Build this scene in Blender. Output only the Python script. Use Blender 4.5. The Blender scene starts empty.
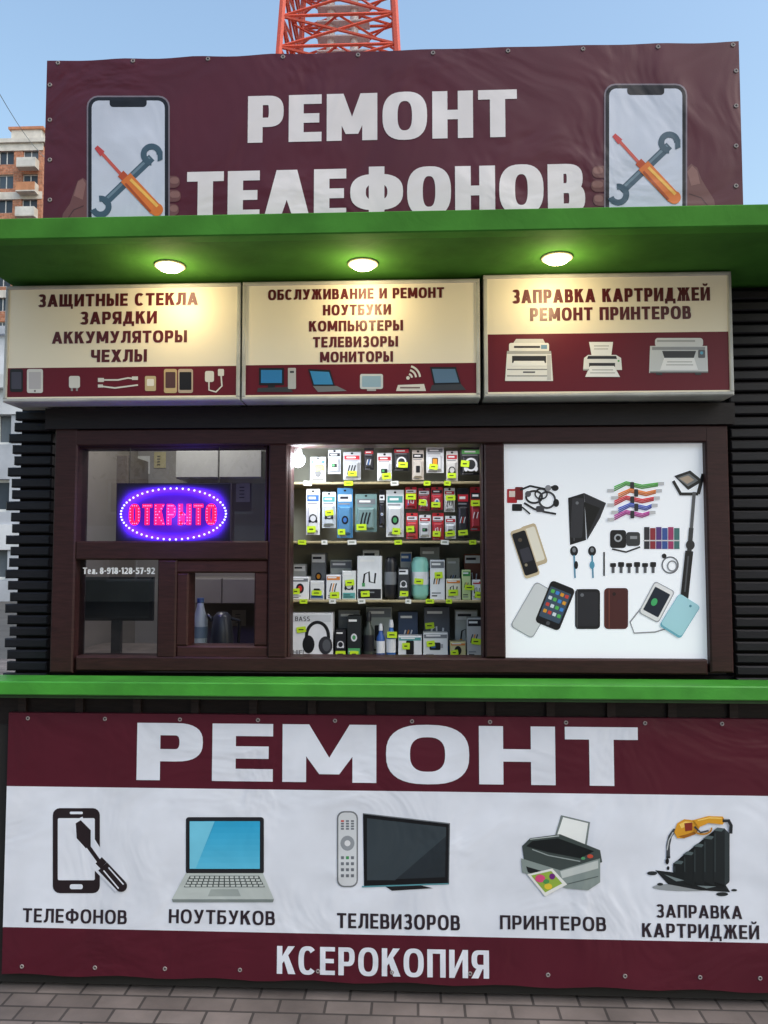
import bpy, math, random
from mathutils import Vector
random.seed(7)
rad=math.radians
FPX=769.0; CAMY=-2.86; CH=1.6; YAW=rad(2.45); PIT=rad(3.3)
sc=bpy.context.scene
_r=Vector((math.cos(YAW),math.sin(YAW),0)); _fh=Vector((-math.sin(YAW),math.cos(YAW),0)); _z=Vector((0,0,1))
_F=math.cos(PIT)*_fh+math.sin(PIT)*_z; _U=-math.sin(PIT)*_fh+math.cos(PIT)*_z
def P(px,py,y):
    d=_F+_r*((px-384)/FPX)+_U*((512-py)/FPX); t=(y-CAMY)/d.y
    return Vector((t*d.x,y,CH+t*d.z))
def R(x0,y0,x1,y1,y):
    mx=(x0+x1)/2; my=(y0+y1)/2
    return P(x0,my,y).x,P(x1,my,y).x,P(mx,y1,y).z,P(mx,y0,y).z
def lin(c):
    o=[]
    for v in c[:3]:
        v=v/255.0; o.append(v/12.92 if v<=0.04045 else ((v+0.055)/1.055)**2.4)
    return (o[0],o[1],o[2],1.0)

# ---------- materials
def newmat(n):
    m=bpy.data.materials.new(n); m.use_nodes=True; nt=m.node_tree
    return m,nt,nt.nodes['Principled BSDF']
def attr_mat(n,rough=0.5,spec=0.4,metal=0.0,noise=0.10,nscale=6.0,bump=0.0,bscale=3.0,fine=0.0,fscale=200,emit=0.0,stretch=None):
    m,nt,b=newmat(n); N=nt.nodes; L=nt.links
    a=N.new('ShaderNodeAttribute'); a.attribute_name='Col'
    g=N.new('ShaderNodeNewGeometry')
    pos=g.outputs['Position']
    if stretch:
        mp=N.new('ShaderNodeMapping'); mp.inputs['Scale'].default_value=stretch; L.new(pos,mp.inputs['Vector']); pos=mp.outputs['Vector']
    t=N.new('ShaderNodeTexNoise'); t.inputs['Scale'].default_value=nscale; t.inputs['Detail'].default_value=6; L.new(pos,t.inputs['Vector'])
    mr=N.new('ShaderNodeMapRange'); mr.inputs['From Min'].default_value=0.3; mr.inputs['From Max'].default_value=0.7
    mr.inputs['To Min'].default_value=1-noise; mr.inputs['To Max'].default_value=1+noise*0.4; L.new(t.outputs['Fac'],mr.inputs['Value'])
    mx=N.new('ShaderNodeVectorMath'); mx.operation='SCALE'; L.new(a.outputs['Color'],mx.inputs[0]); L.new(mr.outputs['Result'],mx.inputs['Scale'])
    L.new(mx.outputs['Vector'],b.inputs['Base Color'])
    b.inputs['Roughness'].default_value=rough; b.inputs['Specular IOR Level'].default_value=spec; b.inputs['Metallic'].default_value=metal
    if emit>0:
        L.new(mx.outputs['Vector'],b.inputs['Emission Color']); b.inputs['Emission Strength'].default_value=emit
    last=None
    if bump>0:
        t2=N.new('ShaderNodeTexNoise'); t2.inputs['Scale'].default_value=bscale; t2.inputs['Detail'].default_value=3; t2.inputs['Distortion'].default_value=1.2
        L.new(pos,t2.inputs['Vector'])
        bp=N.new('ShaderNodeBump'); bp.inputs['Strength'].default_value=1; bp.inputs['Distance'].default_value=bump; L.new(t2.outputs['Fac'],bp.inputs['Height']); last=bp
    if fine>0:
        t3=N.new('ShaderNodeTexNoise'); t3.inputs['Scale'].default_value=fscale; L.new(pos,t3.inputs['Vector'])
        bp2=N.new('ShaderNodeBump'); bp2.inputs['Strength'].default_value=fine; bp2.inputs['Distance'].default_value=0.001; L.new(t3.outputs['Fac'],bp2.inputs['Height'])
        if last: L.new(last.outputs['Normal'],bp2.inputs['Normal'])
        last=bp2
    if last: L.new(last.outputs['Normal'],b.inputs['Normal'])
    return m
VINYL=attr_mat('banner_vinyl',0.40,0.38,noise=0.12,nscale=4,bump=0.018,bscale=2.6,fine=0.15)
INK=attr_mat('printed_film',0.35,0.5,noise=0.04,nscale=5,fine=0.05)
LITFILM=attr_mat('lit_sign_film',0.4,0.3,noise=0.03,nscale=3,emit=0.10)
PAINT=attr_mat('painted_metal',0.42,0.4,noise=0.22,nscale=9,bump=0.003,bscale=7,fine=0.2,fscale=90)
MATTE=attr_mat('dusty_painted_metal',0.8,0.12,noise=0.28,nscale=5,bump=0.003,bscale=7,fine=0.2,fscale=90)
WOOD=attr_mat('painted_wood',0.5,0.3,noise=0.35,nscale=14,fine=0.5,fscale=60,stretch=(1,1,9))
PLAST=attr_mat('plastic',0.35,0.5,noise=0.08,nscale=10)
CARD=attr_mat('carton',0.4,0.4,noise=0.08,nscale=20)
PLASTER=attr_mat('plaster',0.8,0.2,noise=0.2,nscale=1.2,fine=0.5,fscale=20)
EMITBOARD=attr_mat('emissive_board',0.3,0.5,noise=0.03,nscale=2,emit=0.27)  # poster board colour with a weak even emission
LEAFM=attr_mat('foliage',0.7,0.2,noise=0.4,nscale=3)
def emis(n,col,s):
    m,nt,b=newmat(n); b.inputs['Base Color'].default_value=lin(col); b.inputs['Emission Color'].default_value=lin(col); b.inputs['Emission Strength'].default_value=s
    return m
LAMP=emis('lamp_lens',(255,234,190),16); BULB=emis('led_bulb',(235,245,255),30)
LEDR=emis('red_led',(255,70,110),5); LEDB=emis('blue_led',(110,110,255),9)
LEDSTROKE=attr_mat('lit_red_stroke',0.4,0.3,noise=0.02,emit=1.3)
LEDBOARD=attr_mat('painted_led_glow',0.3,0.4,noise=0.05,emit=1.4)  # emissive vertex colours carry the painted LED glow
m,nt,b=newmat('window_glass'); nt.nodes.remove(b); GLASS=m
o=nt.nodes['Material Output']; tr=nt.nodes.new('ShaderNodeBsdfTransparent'); tr.inputs[0].default_value=(.84,.88,.87,1)
gl=nt.nodes.new('ShaderNodeBsdfGlossy'); gl.inputs['Roughness'].default_value=0.01
fr=nt.nodes.new('ShaderNodeFresnel'); fr.inputs[0].default_value=1.85
mi=nt.nodes.new('ShaderNodeMixShader'); nt.links.new(fr.outputs[0],mi.inputs[0]); nt.links.new(tr.outputs[0],mi.inputs[1]); nt.links.new(gl.outputs[0],mi.inputs[2]); nt.links.new(mi.outputs[0],o.inputs[0])
def brickmat(n,c1,c2,cm,sx,bw,bh,mort,vert):
    m,nt,b=newmat(n); N=nt.nodes; L=nt.links
    g=N.new('ShaderNodeNewGeometry'); v=g.outputs['Position']
    if vert:
        mp=N.new('ShaderNodeMapping'); mp.inputs['Rotation'].default_value=(rad(90),0,0); L.new(v,mp.inputs['Vector']); v=mp.outputs['Vector']
    br=N.new('ShaderNodeTexBrick'); br.inputs['Scale'].default_value=sx; br.inputs['Brick Width'].default_value=bw; br.inputs['Row Height'].default_value=bh
    br.inputs['Mortar Size'].default_value=mort; br.inputs['Color1'].default_value=lin(c1); br.inputs['Color2'].default_value=lin(c2); br.inputs['Mortar'].default_value=lin(cm)
    L.new(v,br.inputs['Vector'])
    t=N.new('ShaderNodeTexNoise'); t.inputs['Scale'].default_value=3.5; t.inputs['Detail'].default_value=8; L.new(v,t.inputs['Vector'])
    mr=N.new('ShaderNodeMapRange'); mr.inputs['From Min'].default_value=.3; mr.inputs['From Max'].default_value=.7; mr.inputs['To Min'].default_value=.58; mr.inputs['To Max'].default_value=1.15; L.new(t.outputs['Fac'],mr.inputs['Value'])
    mx=N.new('ShaderNodeVectorMath'); mx.operation='SCALE'; L.new(br.outputs['Color'],mx.inputs[0]); L.new(mr.outputs['Result'],mx.inputs['Scale']); L.new(mx.outputs['Vector'],b.inputs['Base Color'])
    b.inputs['Roughness'].default_value=.85
    bp=N.new('ShaderNodeBump'); bp.inputs['Strength'].default_value=.7; bp.inputs['Distance'].default_value=.006; bp.invert=True
    L.new(br.outputs['Fac'],bp.inputs['Height'])
    t3=N.new('ShaderNodeTexNoise'); t3.inputs['Scale'].default_value=70; L.new(v,t3.inputs['Vector'])
    b2=N.new('ShaderNodeBump'); b2.inputs['Strength'].default_value=.5; b2.inputs['Distance'].default_value=.003; L.new(t3.outputs['Fac'],b2.inputs['Height']); L.new(bp.outputs['Normal'],b2.inputs['Normal']); L.new(b2.outputs['Normal'],b.inputs['Normal'])
    return m
PAVER=brickmat('concrete_pavers',(138,126,120),(118,107,102),(80,73,70),1,0.165,0.082,0.005,False)
BRICKW=brickmat('facing_brick',(206,138,104),(196,124,92),(190,160,140),1,0.6,0.2,0.02,True)

# ---------- object tools
WL={}
class MB:
    def __init__(s): s.v=[];s.f=[];s.c=[];s.m=[]
    def face(s,pts,col,mat=0):
        b=len(s.v); s.v+=[Vector(p) for p in pts]; s.f.append(tuple(range(b,b+len(pts)))); s.c.append(lin(col)); s.m.append(mat)
    def raw(s,vs,fs,col,mat=0):
        b=len(s.v); s.v+=[Vector(p) for p in vs]; c=lin(col)
        for f in fs: s.f.append(tuple(b+i for i in f)); s.c.append(c); s.m.append(mat)
    def box(s,x0,x1,y0,y1,z0,z1,col,mat=0):
        vs=[(x,y,z) for x in (x0,x1) for y in (y0,y1) for z in (z0,z1)]
        s.raw(vs,[(0,1,3,2),(4,6,7,5),(0,4,5,1),(2,3,7,6),(0,2,6,4),(1,5,7,3)],col,mat)
    def cham(s,x0,x1,y0,y1,z0,z1,c,col,mat=0):
        vs=[(x0,y0+c,z0),(x1,y0+c,z0),(x1,y0+c,z1),(x0,y0+c,z1),(x0+c,y0,z0+c),(x1-c,y0,z0+c),(x1-c,y0,z1-c),(x0+c,y0,z1-c),(x0,y1,z0),(x1,y1,z0),(x1,y1,z1),(x0,y1,z1)]
        s.raw(vs,[(4,5,6,7),(0,1,5,4),(1,2,6,5),(2,3,7,6),(3,0,4,7),(8,9,1,0),(9,10,2,1),(10,11,3,2),(11,8,0,3),(11,10,9,8)],col,mat)
    def beam(s,a,b,r,n,col,mat=0,r2=None):
        a=Vector(a);b=Vector(b);d=(b-a).normalized(); u=d.orthogonal().normalized(); w=d.cross(u); r2=r if r2 is None else r2
        vs=[a+(u*math.cos(t)+w*math.sin(t))*r for t in [2*math.pi*i/n for i in range(n)]]+[b+(u*math.cos(t)+w*math.sin(t))*r2 for t in [2*math.pi*i/n for i in range(n)]]
        s.raw(vs,[(i,(i+1)%n,n+(i+1)%n,n+i) for i in range(n)]+[tuple(range(n))[::-1],tuple(range(n,2*n))],col,mat)
    def lathe(s,cx,cy,prof,n,col,mat=0):
        vs=[];fs=[]
        for r,z in prof:
            for i in range(n):
                t=2*math.pi*i/n; vs.append((cx+r*math.cos(t),cy+r*math.sin(t),z))
        for k in range(len(prof)-1):
            for i in range(n): fs.append((k*n+i,k*n+(i+1)%n,(k+1)*n+(i+1)%n,(k+1)*n+i))
        fs.append(tuple(range(n))[::-1]); fs.append(tuple(range((len(prof)-1)*n,len(prof)*n)))
        s.raw(vs,fs,col,mat)
    def build(s,name,mats,parent=None,base=None,smooth=False,**kw):
        lo=Vector((min(v.x for v in s.v),min(v.y for v in s.v),min(v.z for v in s.v))); hi=Vector((max(v.x for v in s.v),max(v.y for v in s.v),max(v.z for v in s.v)))
        o=Vector(base) if base is not None else Vector(((lo.x+hi.x)/2,(lo.y+hi.y)/2,lo.z))
        me=bpy.data.meshes.new(name); me.from_pydata([tuple(v-o) for v in s.v],[],s.f)
        for m_ in (mats if isinstance(mats,list) else [mats]): me.materials.append(m_)
        me.polygons.foreach_set('material_index',s.m)
        ca=me.color_attributes.new('Col','FLOAT_COLOR','CORNER'); arr=[]
        for f,c in zip(s.f,s.c): arr+=list(c)*len(f)
        ca.data.foreach_set('color',arr)
        if smooth: me.polygons.foreach_set('use_smooth',[True]*len(s.f))
        me.update()
        ob=bpy.data.objects.new(name,me); sc.collection.objects.link(ob); WL[ob.name]=o
        if parent: ob.parent=parent; ob.location=o-WL[parent.name]
        else: ob.location=o
        for k,v in kw.items(): ob[k]=v
        return ob
def thing(name,label,cat,base,group=None):
    e=bpy.data.objects.new(name,None); e.empty_display_size=.1; sc.collection.objects.link(e); e.location=base; WL[e.name]=Vector(base)
    e['label']=label; e['category']=cat
    if group: e['group']=group
    return e
# ---- drawn block capitals (each piece: list of convex polygons), cap height 1
GW={'О':.86,'С':.78,'Т':.74,'Е':.64,'Р':.70,'М':.98,'Н':.78,'Л':.80,'Λ':.92,'Д':.90,'Ф':1.04,'В':.72,'З':.68,'А':.88,'И':.80,'Й':.80,'К':.78,'У':.80,'Х':.82,'Ч':.74,'Ы':1.0,'Ь':.70,'Ю':1.16,'Я':.74,'Б':.70,'П':.78,'Ж':1.12,'Щ':1.14,'B':.72,'A':.88,'S':.7,'H':.78,'I':.22,'F':.62,' ':.34,
 '8':.66,'9':.66,'1':.42,'0':.66,'2':.64,'5':.64,'7':.60,'-':.36,'.':.16,'е':.60,'л':.60}
def sarc(cx,cz,rx,ry,a0,a1,n):
    o=[]
    for i in range(n+1):
        t=rad(a0+(a1-a0)*i/n); c,s_=math.cos(t),math.sin(t); e=2/2.6
        o.append((cx+rx*math.copysign(abs(c)**e,c),cz+ry*math.copysign(abs(s_)**e,s_)))
    return o
def band(a,b): return [[a[i],a[i+1],b[i+1],b[i]] for i in range(len(a)-1)]
def glyph(ch,V,H):
    w=GW[ch]; D=V*1.08; ps=[]
    rc=lambda a,b,c,d: ps.append([[(a,b),(c,b),(c,d),(a,d)]])
    qd=lambda *p: ps.append([list(p)])
    def ring(x0,x1,z0,z1,a0=0,a1=360,n=36):
        cx,cz=(x0+x1)/2,(z0+z1)/2; rx,ry=(x1-x0)/2,(z1-z0)/2
        ps.append(band(sarc(cx,cz,rx,ry,a0,a1,n),sarc(cx,cz,rx-V,ry-H,a0,a1,n)))
    def bowl(x0,x1,z0,z1,flip=False):
        r=min((z1-z0)*.5,(x1-x0)*.62); r=max(r,V+.02); cx=x1-r; cz=(z0+z1)/2
        a=[(x0,z1)]+sarc(cx,cz,r,(z1-z0)/2,90,-90,16)+[(x0,z0)]; b=[(x0,z1-H)]+sarc(cx,cz,r-V,(z1-z0)/2-H,90,-90,16)+[(x0,z0+H)]
        if flip: a=[(x0+x1-x,z) for x,z in a]; b=[(x0+x1-x,z) for x,z in b]
        ps.append(band(a,b))
    m=.5
    if ch=='О': ring(0,w,-.012,1.012)
    elif ch=='0': ring(0,w,0,1)
    elif ch=='8': ring(.03,w-.03,.47,1); ring(0,w,0,.55)
    elif ch=='9':
        ring(0,w,.38,1); ps.append(band([(w,.69),(w,.45),(w*.82,.1),(w*.45,0),(.06,.02)],[(w-V,.69),(w-V,.45),(w*.68,H+.08),(w*.45,H),(.06,H+.02)]))
    elif ch=='1': rc(w-V,0,w,1); qd((0,.72),(0,.72+H),(w-V,1),(w-V,1-H*1.2))
    elif ch=='2':
        rc(0,0,w,H); ps.append(band(sarc(w/2,.70,w*.5,.30,165,-30,14),sarc(w/2,.70,w*.5-V,.30-H,165,-30,14))); qd((0,H),(V*1.3,H),(w*.96,.56),(w*.66,.56))
    elif ch=='5':
        rc(.05,1-H,w*.94,1); rc(.05,.52,.05+V,1-H); ps.append(band(sarc(w*.46,.32,w*.54,.33,110,-160,16),sarc(w*.46,.32,w*.54-V,.33-H,110,-160,16)))
    elif ch=='7': rc(0,1-H,w,1); qd((w*.18,0),(w*.18+V*1.1,0),(w,1-H),(w-V*1.15,1-H))
    elif ch=='-': rc(.03,.36,w-.03,.36+H)
    elif ch=='.': rc(0,0,V,H*1.3)
    elif ch=='е':
        ps.append(band(sarc(w/2,.37,w/2,.375,-40,-360,24),sarc(w/2,.37,w/2-V,.375-H,-40,-360,24))); rc(V*.9,.32,w-V*.3,.32+H*.8)
    elif ch=='л':
        rc(w-V,0,w,.74); rc(.12,.74-H,w-V,.74); ps.append(band([(.12,.74-H),(.11,.35),(.07,H+.02),(0,H)],[(.12+V,.74-H),(.10+V,.3),(.03+V,.03),(0,0)]))
    elif ch=='С': ring(0,w,-.012,1.012,42,318)
    elif ch=='Т': rc(0,1-H,w,1); rc(w/2-V/2,0,w/2+V/2,1-H)
    elif ch in 'ЕF':
        rc(0,0,V,1); rc(V,1-H,w,1); rc(V,m-H/2,w*.93,m+H/2)
        if ch=='Е': rc(V,0,w,H)
    elif ch=='Р': rc(0,0,V,1); bowl(V*.9,w,.33,1)
    elif ch=='М': rc(0,0,V,1); rc(w-V,0,w,1); qd((0,1),(V*1.12,1),(w/2+V*.42,.14),(w/2-V*.42,.14)); qd((w,1),(w-V*1.12,1),(w/2-V*.42,.14),(w/2+V*.42,.14))
    elif ch in 'НH': rc(0,0,V,1); rc(w-V,0,w,1); rc(V,m-H/2,w-V,m+H/2)
    elif ch=='I': rc(0,0,V,1)
    elif ch=='П': rc(0,0,V,1); rc(w-V,0,w,1); rc(V,1-H,w-V,1)
    elif ch=='Λ': qd((0,0),(D,0),(w/2+D*.62,1),(w/2-D*.62,1)); qd((w-D,0),(w,0),(w/2+D*.62,1),(w/2-D*.62,1))
    elif ch=='Л':
        rc(w-V,0,w,1); rc(.16,1-H,w-V,1); ps.append(band([(.16,1-H),(.155,.5),(.13,.27),(.08,H+.02),(0,H)],[(.16+V,1-H),(.15+V,.42),(.11+V,.16),(.05+V*.7,.03),(0,0)]))
    elif ch=='Д':
        rc(0,-.18,V*.75,H); rc(w-V*.75,-.18,w,H); rc(V*.75,0,w-V*.75,H); rc(w-V*.75-V*.95,H,w-V*.75+.05*V,1); rc(.24,1-H,w-V*.75-V*.95,1); qd((.24,1-H),(.24+V,1-H),(.10+V,H),(.10,H))
    elif ch=='Ф': rc(w/2-V/2,-.03,w/2+V/2,1.03); ring(0,w,.14,.88)
    elif ch in 'ВB': rc(0,0,V,1); bowl(V*.9,w*.94,m-H/2+.01,1); bowl(V*.9,w,0,m+H/2+.01)
    elif ch in 'ЗS':
        ps.append(band(sarc(w/2,m+.25-H*.12,w*.47,.26+H*.2,155,-90,18),sarc(w/2,m+.25-H*.12,w*.47-V,.26+H*.2-H,155,-90,18)))
        ps.append(band(sarc(w/2,m-.25+H*.12,w*.5,.26+H*.2,90,-155,18),sarc(w/2,m-.25+H*.12,w*.5-V,.26+H*.2-H,90,-155,18))); rc(w*.3,m-H*.42,w*.55,m+H*.42)
        if ch=='S':
            ps=[band(sarc(w/2,.74,w*.47,.27,30,270,18),sarc(w/2,.74,w*.47-V,.27-H,30,270,18)),band(sarc(w/2,.27,w*.5,.28,90,-150,18),sarc(w/2,.27,w*.5-V,.28-H,90,-150,18))]
    elif ch in 'АA':
        qd((0,0),(D,0),(w/2+D*.5,1),(w/2-D*.5,1)); qd((w-D,0),(w,0),(w/2+D*.5,1),(w/2-D*.5,1)); rc(w*.24,.19,w*.76,.19+H*.95)
    elif ch in 'ИЙ':
        rc(0,0,V,1); rc(w-V,0,w,1); t=H*2.0; qd((V*.98,.02),(V*.98,.02+t),(w-V*.98,.98),(w-V*.98,.98-t))
        if ch=='Й': ps.append(band(sarc(w/2,1.27,.21,.19,180,360,12),sarc(w/2,1.27,.21-V*.5,.19-H*.75,180,360,12)))
    elif ch=='К':
        rc(0,0,V,1); qd((V*.95,.36),(V*.95,.36+H*1.7),(w-D*1.2,1),(w-.01,1)); qd((V+(w-V)*.12,.50),(V+(w-V)*.42,.72),(w+.02,0),(w+.02-D*1.25,0))
    elif ch=='Ж':
        c=w/2; rc(c-V/2,0,c+V/2,1)
        for s_ in (1,-1):
            f=lambda x:c+s_*x; e=c
            qd((f(V*.45),.36),(f(V*.45),.36+H*1.7),(f(e-D*1.15),1),(f(e-.01),1)); qd((f(V*.5+.06),.5),(f(V*.5+.2),.68),(f(e),0),(f(e-D*1.15),0))
    elif ch=='У':
        qd((w-D,1),(w,1),(.26+D*.75,.02),(.26-D*.12,.02)); qd((0,1),(D,1),(.50+D*.1,.34),(.50-D*.45,.24)); ps.append(band([(.06,H),(.2,H),(.30,H*1.3)],[(.06,0),(.26,0),(.40,.03)]))
    elif ch=='Х': qd((0,0),(D*1.1,0),(w,1),(w-D*1.1,1)); qd((w-D*1.1,0),(w,0),(D*1.1,1),(0,1))
    elif ch=='Ч': rc(w-V,0,w,1); rc(0,.55,V,1); ps.append(band([(0,.56),(.02,.46),(.10,.38),(.24,.35),(w-V,.35)],[(V,.62),(V+.01,.56),(V+.03,.37+H),(.28,.35+H),(w-V,.35+H)]))
    elif ch=='Ы': rc(0,0,V,1); bowl(V*.9,w-V-.10,0,.63); rc(w-V,0,w,1)
    elif ch=='Ь': rc(0,0,V,1); bowl(V*.9,w,0,.63)
    elif ch=='Б': rc(0,0,V,1); bowl(V*.9,w,0,.63); rc(V,1-H,w*.93,1)
    elif ch=='Ю': rc(0,0,V,1); rc(V,m-H/2,.40,m+H/2); ring(.36,w,-.012,1.012)
    elif ch=='Я': rc(w-V,0,w,1); bowl(0,w-V*.9,.33,1,True); qd((-.01,0),(D*1.15,0),(w*.68,.40),(w*.68-D*1.05,.40))
    elif ch=='Щ': u=(w-.10); rc(0,0,V,1); rc(u/2-V/2,0,u/2+V/2,1); rc(u-V,0,u,1); rc(V,0,u/2-V/2,H); rc(u/2+V/2,0,u-V,H); rc(u,0,w,H); rc(w-V*.62,-.18,w,0)
    return ps,w
class Art:
    """flat printed artwork lying on a real vertical plane"""
    def __init__(s,y,y00=0.0015,step=0.0003): s.y=y; s.o=y00; s.st=step; s.mb=MB(); s.bb=[]
    def lev(s,x0,x1,z0,z1):
        l=0
        for b in s.bb:
            if x0<b[1] and x1>b[0] and z0<b[3] and z1>b[2] and b[4]>=l: l=b[4]+1
        s.bb.append((x0,x1,z0,z1,l)); return s.y-s.o-l*s.st
    def _put(s,polys,col,mat=0):
        w=[[P(x,y,s.y) for x,y in p] for p in polys]; a=[q for p in w for q in p]
        yy=s.lev(min(q.x for q in a),max(q.x for q in a),min(q.z for q in a),max(q.z for q in a))
        for p in w:
            if len(p)>2: s.mb.face([(q.x,yy,q.z) for q in p],col,mat)
    def poly(s,pts,col): s._put([pts],col)
    def rect(s,x0,y0,x1,y1,col): s._put([[(x0,y1),(x1,y1),(x1,y0),(x0,y0)]],col)
    def rr(s,x0,y0,x1,y1,r,col,rot=0): s._put([rotp(rrp(x0,y0,x1,y1,r),(x0+x1)/2,(y0+y1)/2,rot)],col)
    def ell(s,cx,cy,rx,ry,col,n=20,rot=0): s._put([rotp([(cx+rx*math.cos(-2*math.pi*i/n),cy+ry*math.sin(-2*math.pi*i/n)) for i in range(n)],cx,cy,rot)],col)
    def line(s,pts,w,col,w2=None):
        n=len(pts); L=[];Rr=[]; w2=w if w2 is None else w2
        for i,(x,y) in enumerate(pts):
            a=pts[max(0,i-1)]; b=pts[min(n-1,i+1)]; dx=b[0]-a[0]; dy=b[1]-a[1]; d=math.hypot(dx,dy) or 1; ww=(w+(w2-w)*i/(n-1))/2
            L.append((x-dy/d*ww,y+dx/d*ww)); Rr.append((x+dy/d*ww,y-dx/d*ww))
        s._put([[L[i],L[i+1],Rr[i+1],Rr[i]] for i in range(n-1)],col)
    def ring(s,cx,cy,rx,ry,w,col,a0=0,a1=360,n=24,rot=0):
        s.line(rotp([(cx+rx*math.cos(rad(a0+(a1-a0)*i/n)),cy+ry*math.sin(rad(a0+(a1-a0)*i/n))) for i in range(n+1)],cx,cy,rot),w,col)
    def btext(s,t,x0,y0,x1,y1,col,V=.2,H=.16,gap=.13):
        X0,X1,Z0,Z1=R(x0,y0,x1,y1,s.y); cap=Z1-Z0
        nat=sum(GW[c] for c in t)+gap*(len(t)-1); sx=(X1-X0)/nat; v=V*cap/sx; yy=s.lev(X0,X1,Z0,Z1); x=0
        for c in t:
            if c!=' ':
                ps,w=glyph(c,v,H)
                for k,pc in enumerate(ps):
                    for pl in pc: s.mb.face([(X0+(x+a)*sx,yy-k*.00002,Z0+b*cap) for a,b in pl],col)
            x+=GW[c]+gap
    def build(s,name,mat,parent,**kw):
        o=s.mb.build(name,mat,parent,**kw); s.mb=MB(); return o
def rrp(x0,y0,x1,y1,r):
    o=[]
    for cx,cy,a in ((x1-r,y1-r,90),(x1-r,y0+r,0),(x0+r,y0+r,-90),(x0+r,y1-r,-180)):
        for k in range(5):
            t=rad(a-22.5*k); o.append((cx+r*math.cos(t),cy+r*math.sin(t)))
    return o
def rotp(p,cx,cy,a):
    if not a: return p
    c,s_=math.cos(rad(a)),math.sin(rad(a)); return [(cx+(x-cx)*c-(y-cy)*s_,cy+(x-cx)*s_+(y-cy)*c) for x,y in p]

BUR=(84,22,38); WHT=(230,234,243); GRN=(64,116,46); BRN=(54,29,29); BLK=(24,24,28)
# ---------- ground
mb=MB(); S=400; mb.face([(-S,-S,-.004),(S,-S,-.004),(S,S,-.004),(-S,S,-.004)],(95,92,88)); mb.build('ground',PLASTER,kind='structure',base=(0,0,0))
mb=MB(); mb.face([(-14,-14,0),(14,-14,0),(14,9,0),(-14,9,0)],(140,130,125)); mb.build('pavement',PAVER,kind='structure',base=(0,0,0))

# ---------- kiosk
YW=0.16
XL=P(16,540,YW).x; XR=P(800,540,YW).x+.25
kiosk=thing('kiosk','dark slatted street kiosk with green canopy and counter','kiosk',((XL+XR)/2,1.0,0))
ZC=CH+1.06
wx0,wx1,wz0,wz1=R(52,405,731,675,YW)
mb=MB(); c=(28,26,28)
mb.box(XL,XR,YW+.02,YW+.08,0,wz0,c); mb.box(XL,XR,YW+.02,YW+.08,wz1,ZC-.002,c)
mb.box(XL,wx0,YW+.022,YW+.078,wz0,wz1,c); mb.box(wx1,XR,YW+.022,YW+.078,wz0,wz1,c)
mb.box(XL,XL+.06,YW+.08,2.2,0,ZC-.002,c); mb.box(XR-.06,XR,YW+.08,2.2,0,ZC-.002,c); mb.box(XL+.06,XR-.06,2.14,2.2,0,ZC-.002,(150,145,135))
mb.box(XL+.06,XR-.06,YW+.08,2.14,.05,.12,(110,100,90))
mb.build('wall',PLASTER,kiosk)
mb=MB(); mb.box(XL+.061,XR-.061,1.30,1.33,.12,ZC-.004,(160,156,152)); mb.box(XL+.061,XL+.07,YW+.081,1.3,.12,ZC-.004,(150,142,134)); mb.box(XL+.07,XR-.07,YW+.09,1.3,ZC-.06,ZC-.03,(190,188,182))
mb.build('interior_lining',PLASTER,kiosk,label='pale interior wall panels')
mb=MB(); z=.42; k=0
random.seed(3)
pitch=.0455
while z<ZC-.03:
    if z>1.0:
        e=XL-(.012 if k%3 else .03)-random.random()*.012
        if z+pitch*.8<wz1+.03: mb.cham(e,wx0-.004,YW-.012,YW+.019,z,z+pitch*.78,.005,(26,26,32))
        mb.cham(wx1+.004,XR+.02,YW-.012,YW+.019,z,z+pitch*.78,.005,(26,26,32))
        if z>wz1+.004: mb.cham(wx0-.003,wx1+.003,YW-.010,YW+.019,z,z+pitch*.78,.005,(20,18,21))
    z+=pitch;k+=1
mb.build('siding',WOOD,kiosk,label='black horizontal timber slats')
# canopy
YF=-.42
X0,X1=P(-60,240,YF).x,P(830,240,YF).x+.25
_,_,zf0,zf1=R(370,211,400,237,YF)
zf0=ZC
mb=MB()
mb.cham(X0,X1,YF,YF+.05,zf0-.010,zf1,.004,(70,132,50))
mb.box(X0+.002,X1-.002,YF+.05,2.3,ZC,zf1-.03,GRN)
canopy=mb.build('canopy',MATTE,kiosk,label='green sheet metal canopy with downlights')
for px,py in ((170,265),(363,263),(557,257)):
    d=_F+_r*((px-384)/FPX)+_U*((512-py)/FPX); t=(ZC-CH)/d.z; q=Vector((t*d.x,CAMY+t*d.y,ZC))
    mb=MB(); n=28
    prof=[(.044,ZC-.001),(.054,ZC-.001),(.056,ZC-.005),(.050,ZC-.009),(.044,ZC-.006)]
    vs=[];fs=[]
    for r_,z_ in prof:
        for i in range(n):
            a=2*math.pi*i/n; vs.append((q.x+r_*math.cos(a),q.y+r_*math.sin(a),z_))
    for k2 in range(4):
        for i in range(n): fs.append((k2*n+i,k2*n+(i+1)%n,(k2+1)*n+(i+1)%n,(k2+1)*n+i))
    mb.raw(vs,fs,(240,225,200)); lamp=mb.build('downlight',PLAST,canopy,smooth=True)
    mb=MB(); mb.lathe(q.x,q.y,[(.012,ZC-.022),(.036,ZC-.018),(.046,ZC-.008),(.047,ZC-.003)],n,(255,240,200)); mb.build('lens',LAMP,lamp,smooth=True)
    ld=bpy.data.lights.new('downlight_light','POINT'); ld.energy=2.1; ld.color=(1,.78,.42); ld.shadow_soft_size=.04
    lo=bpy.data.objects.new('downlight_light',ld); sc.collection.objects.link(lo); lo.parent=lamp; lo.location=Vector((q.x,q.y-.02,ZC-.095))-WL[lamp.name]
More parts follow.
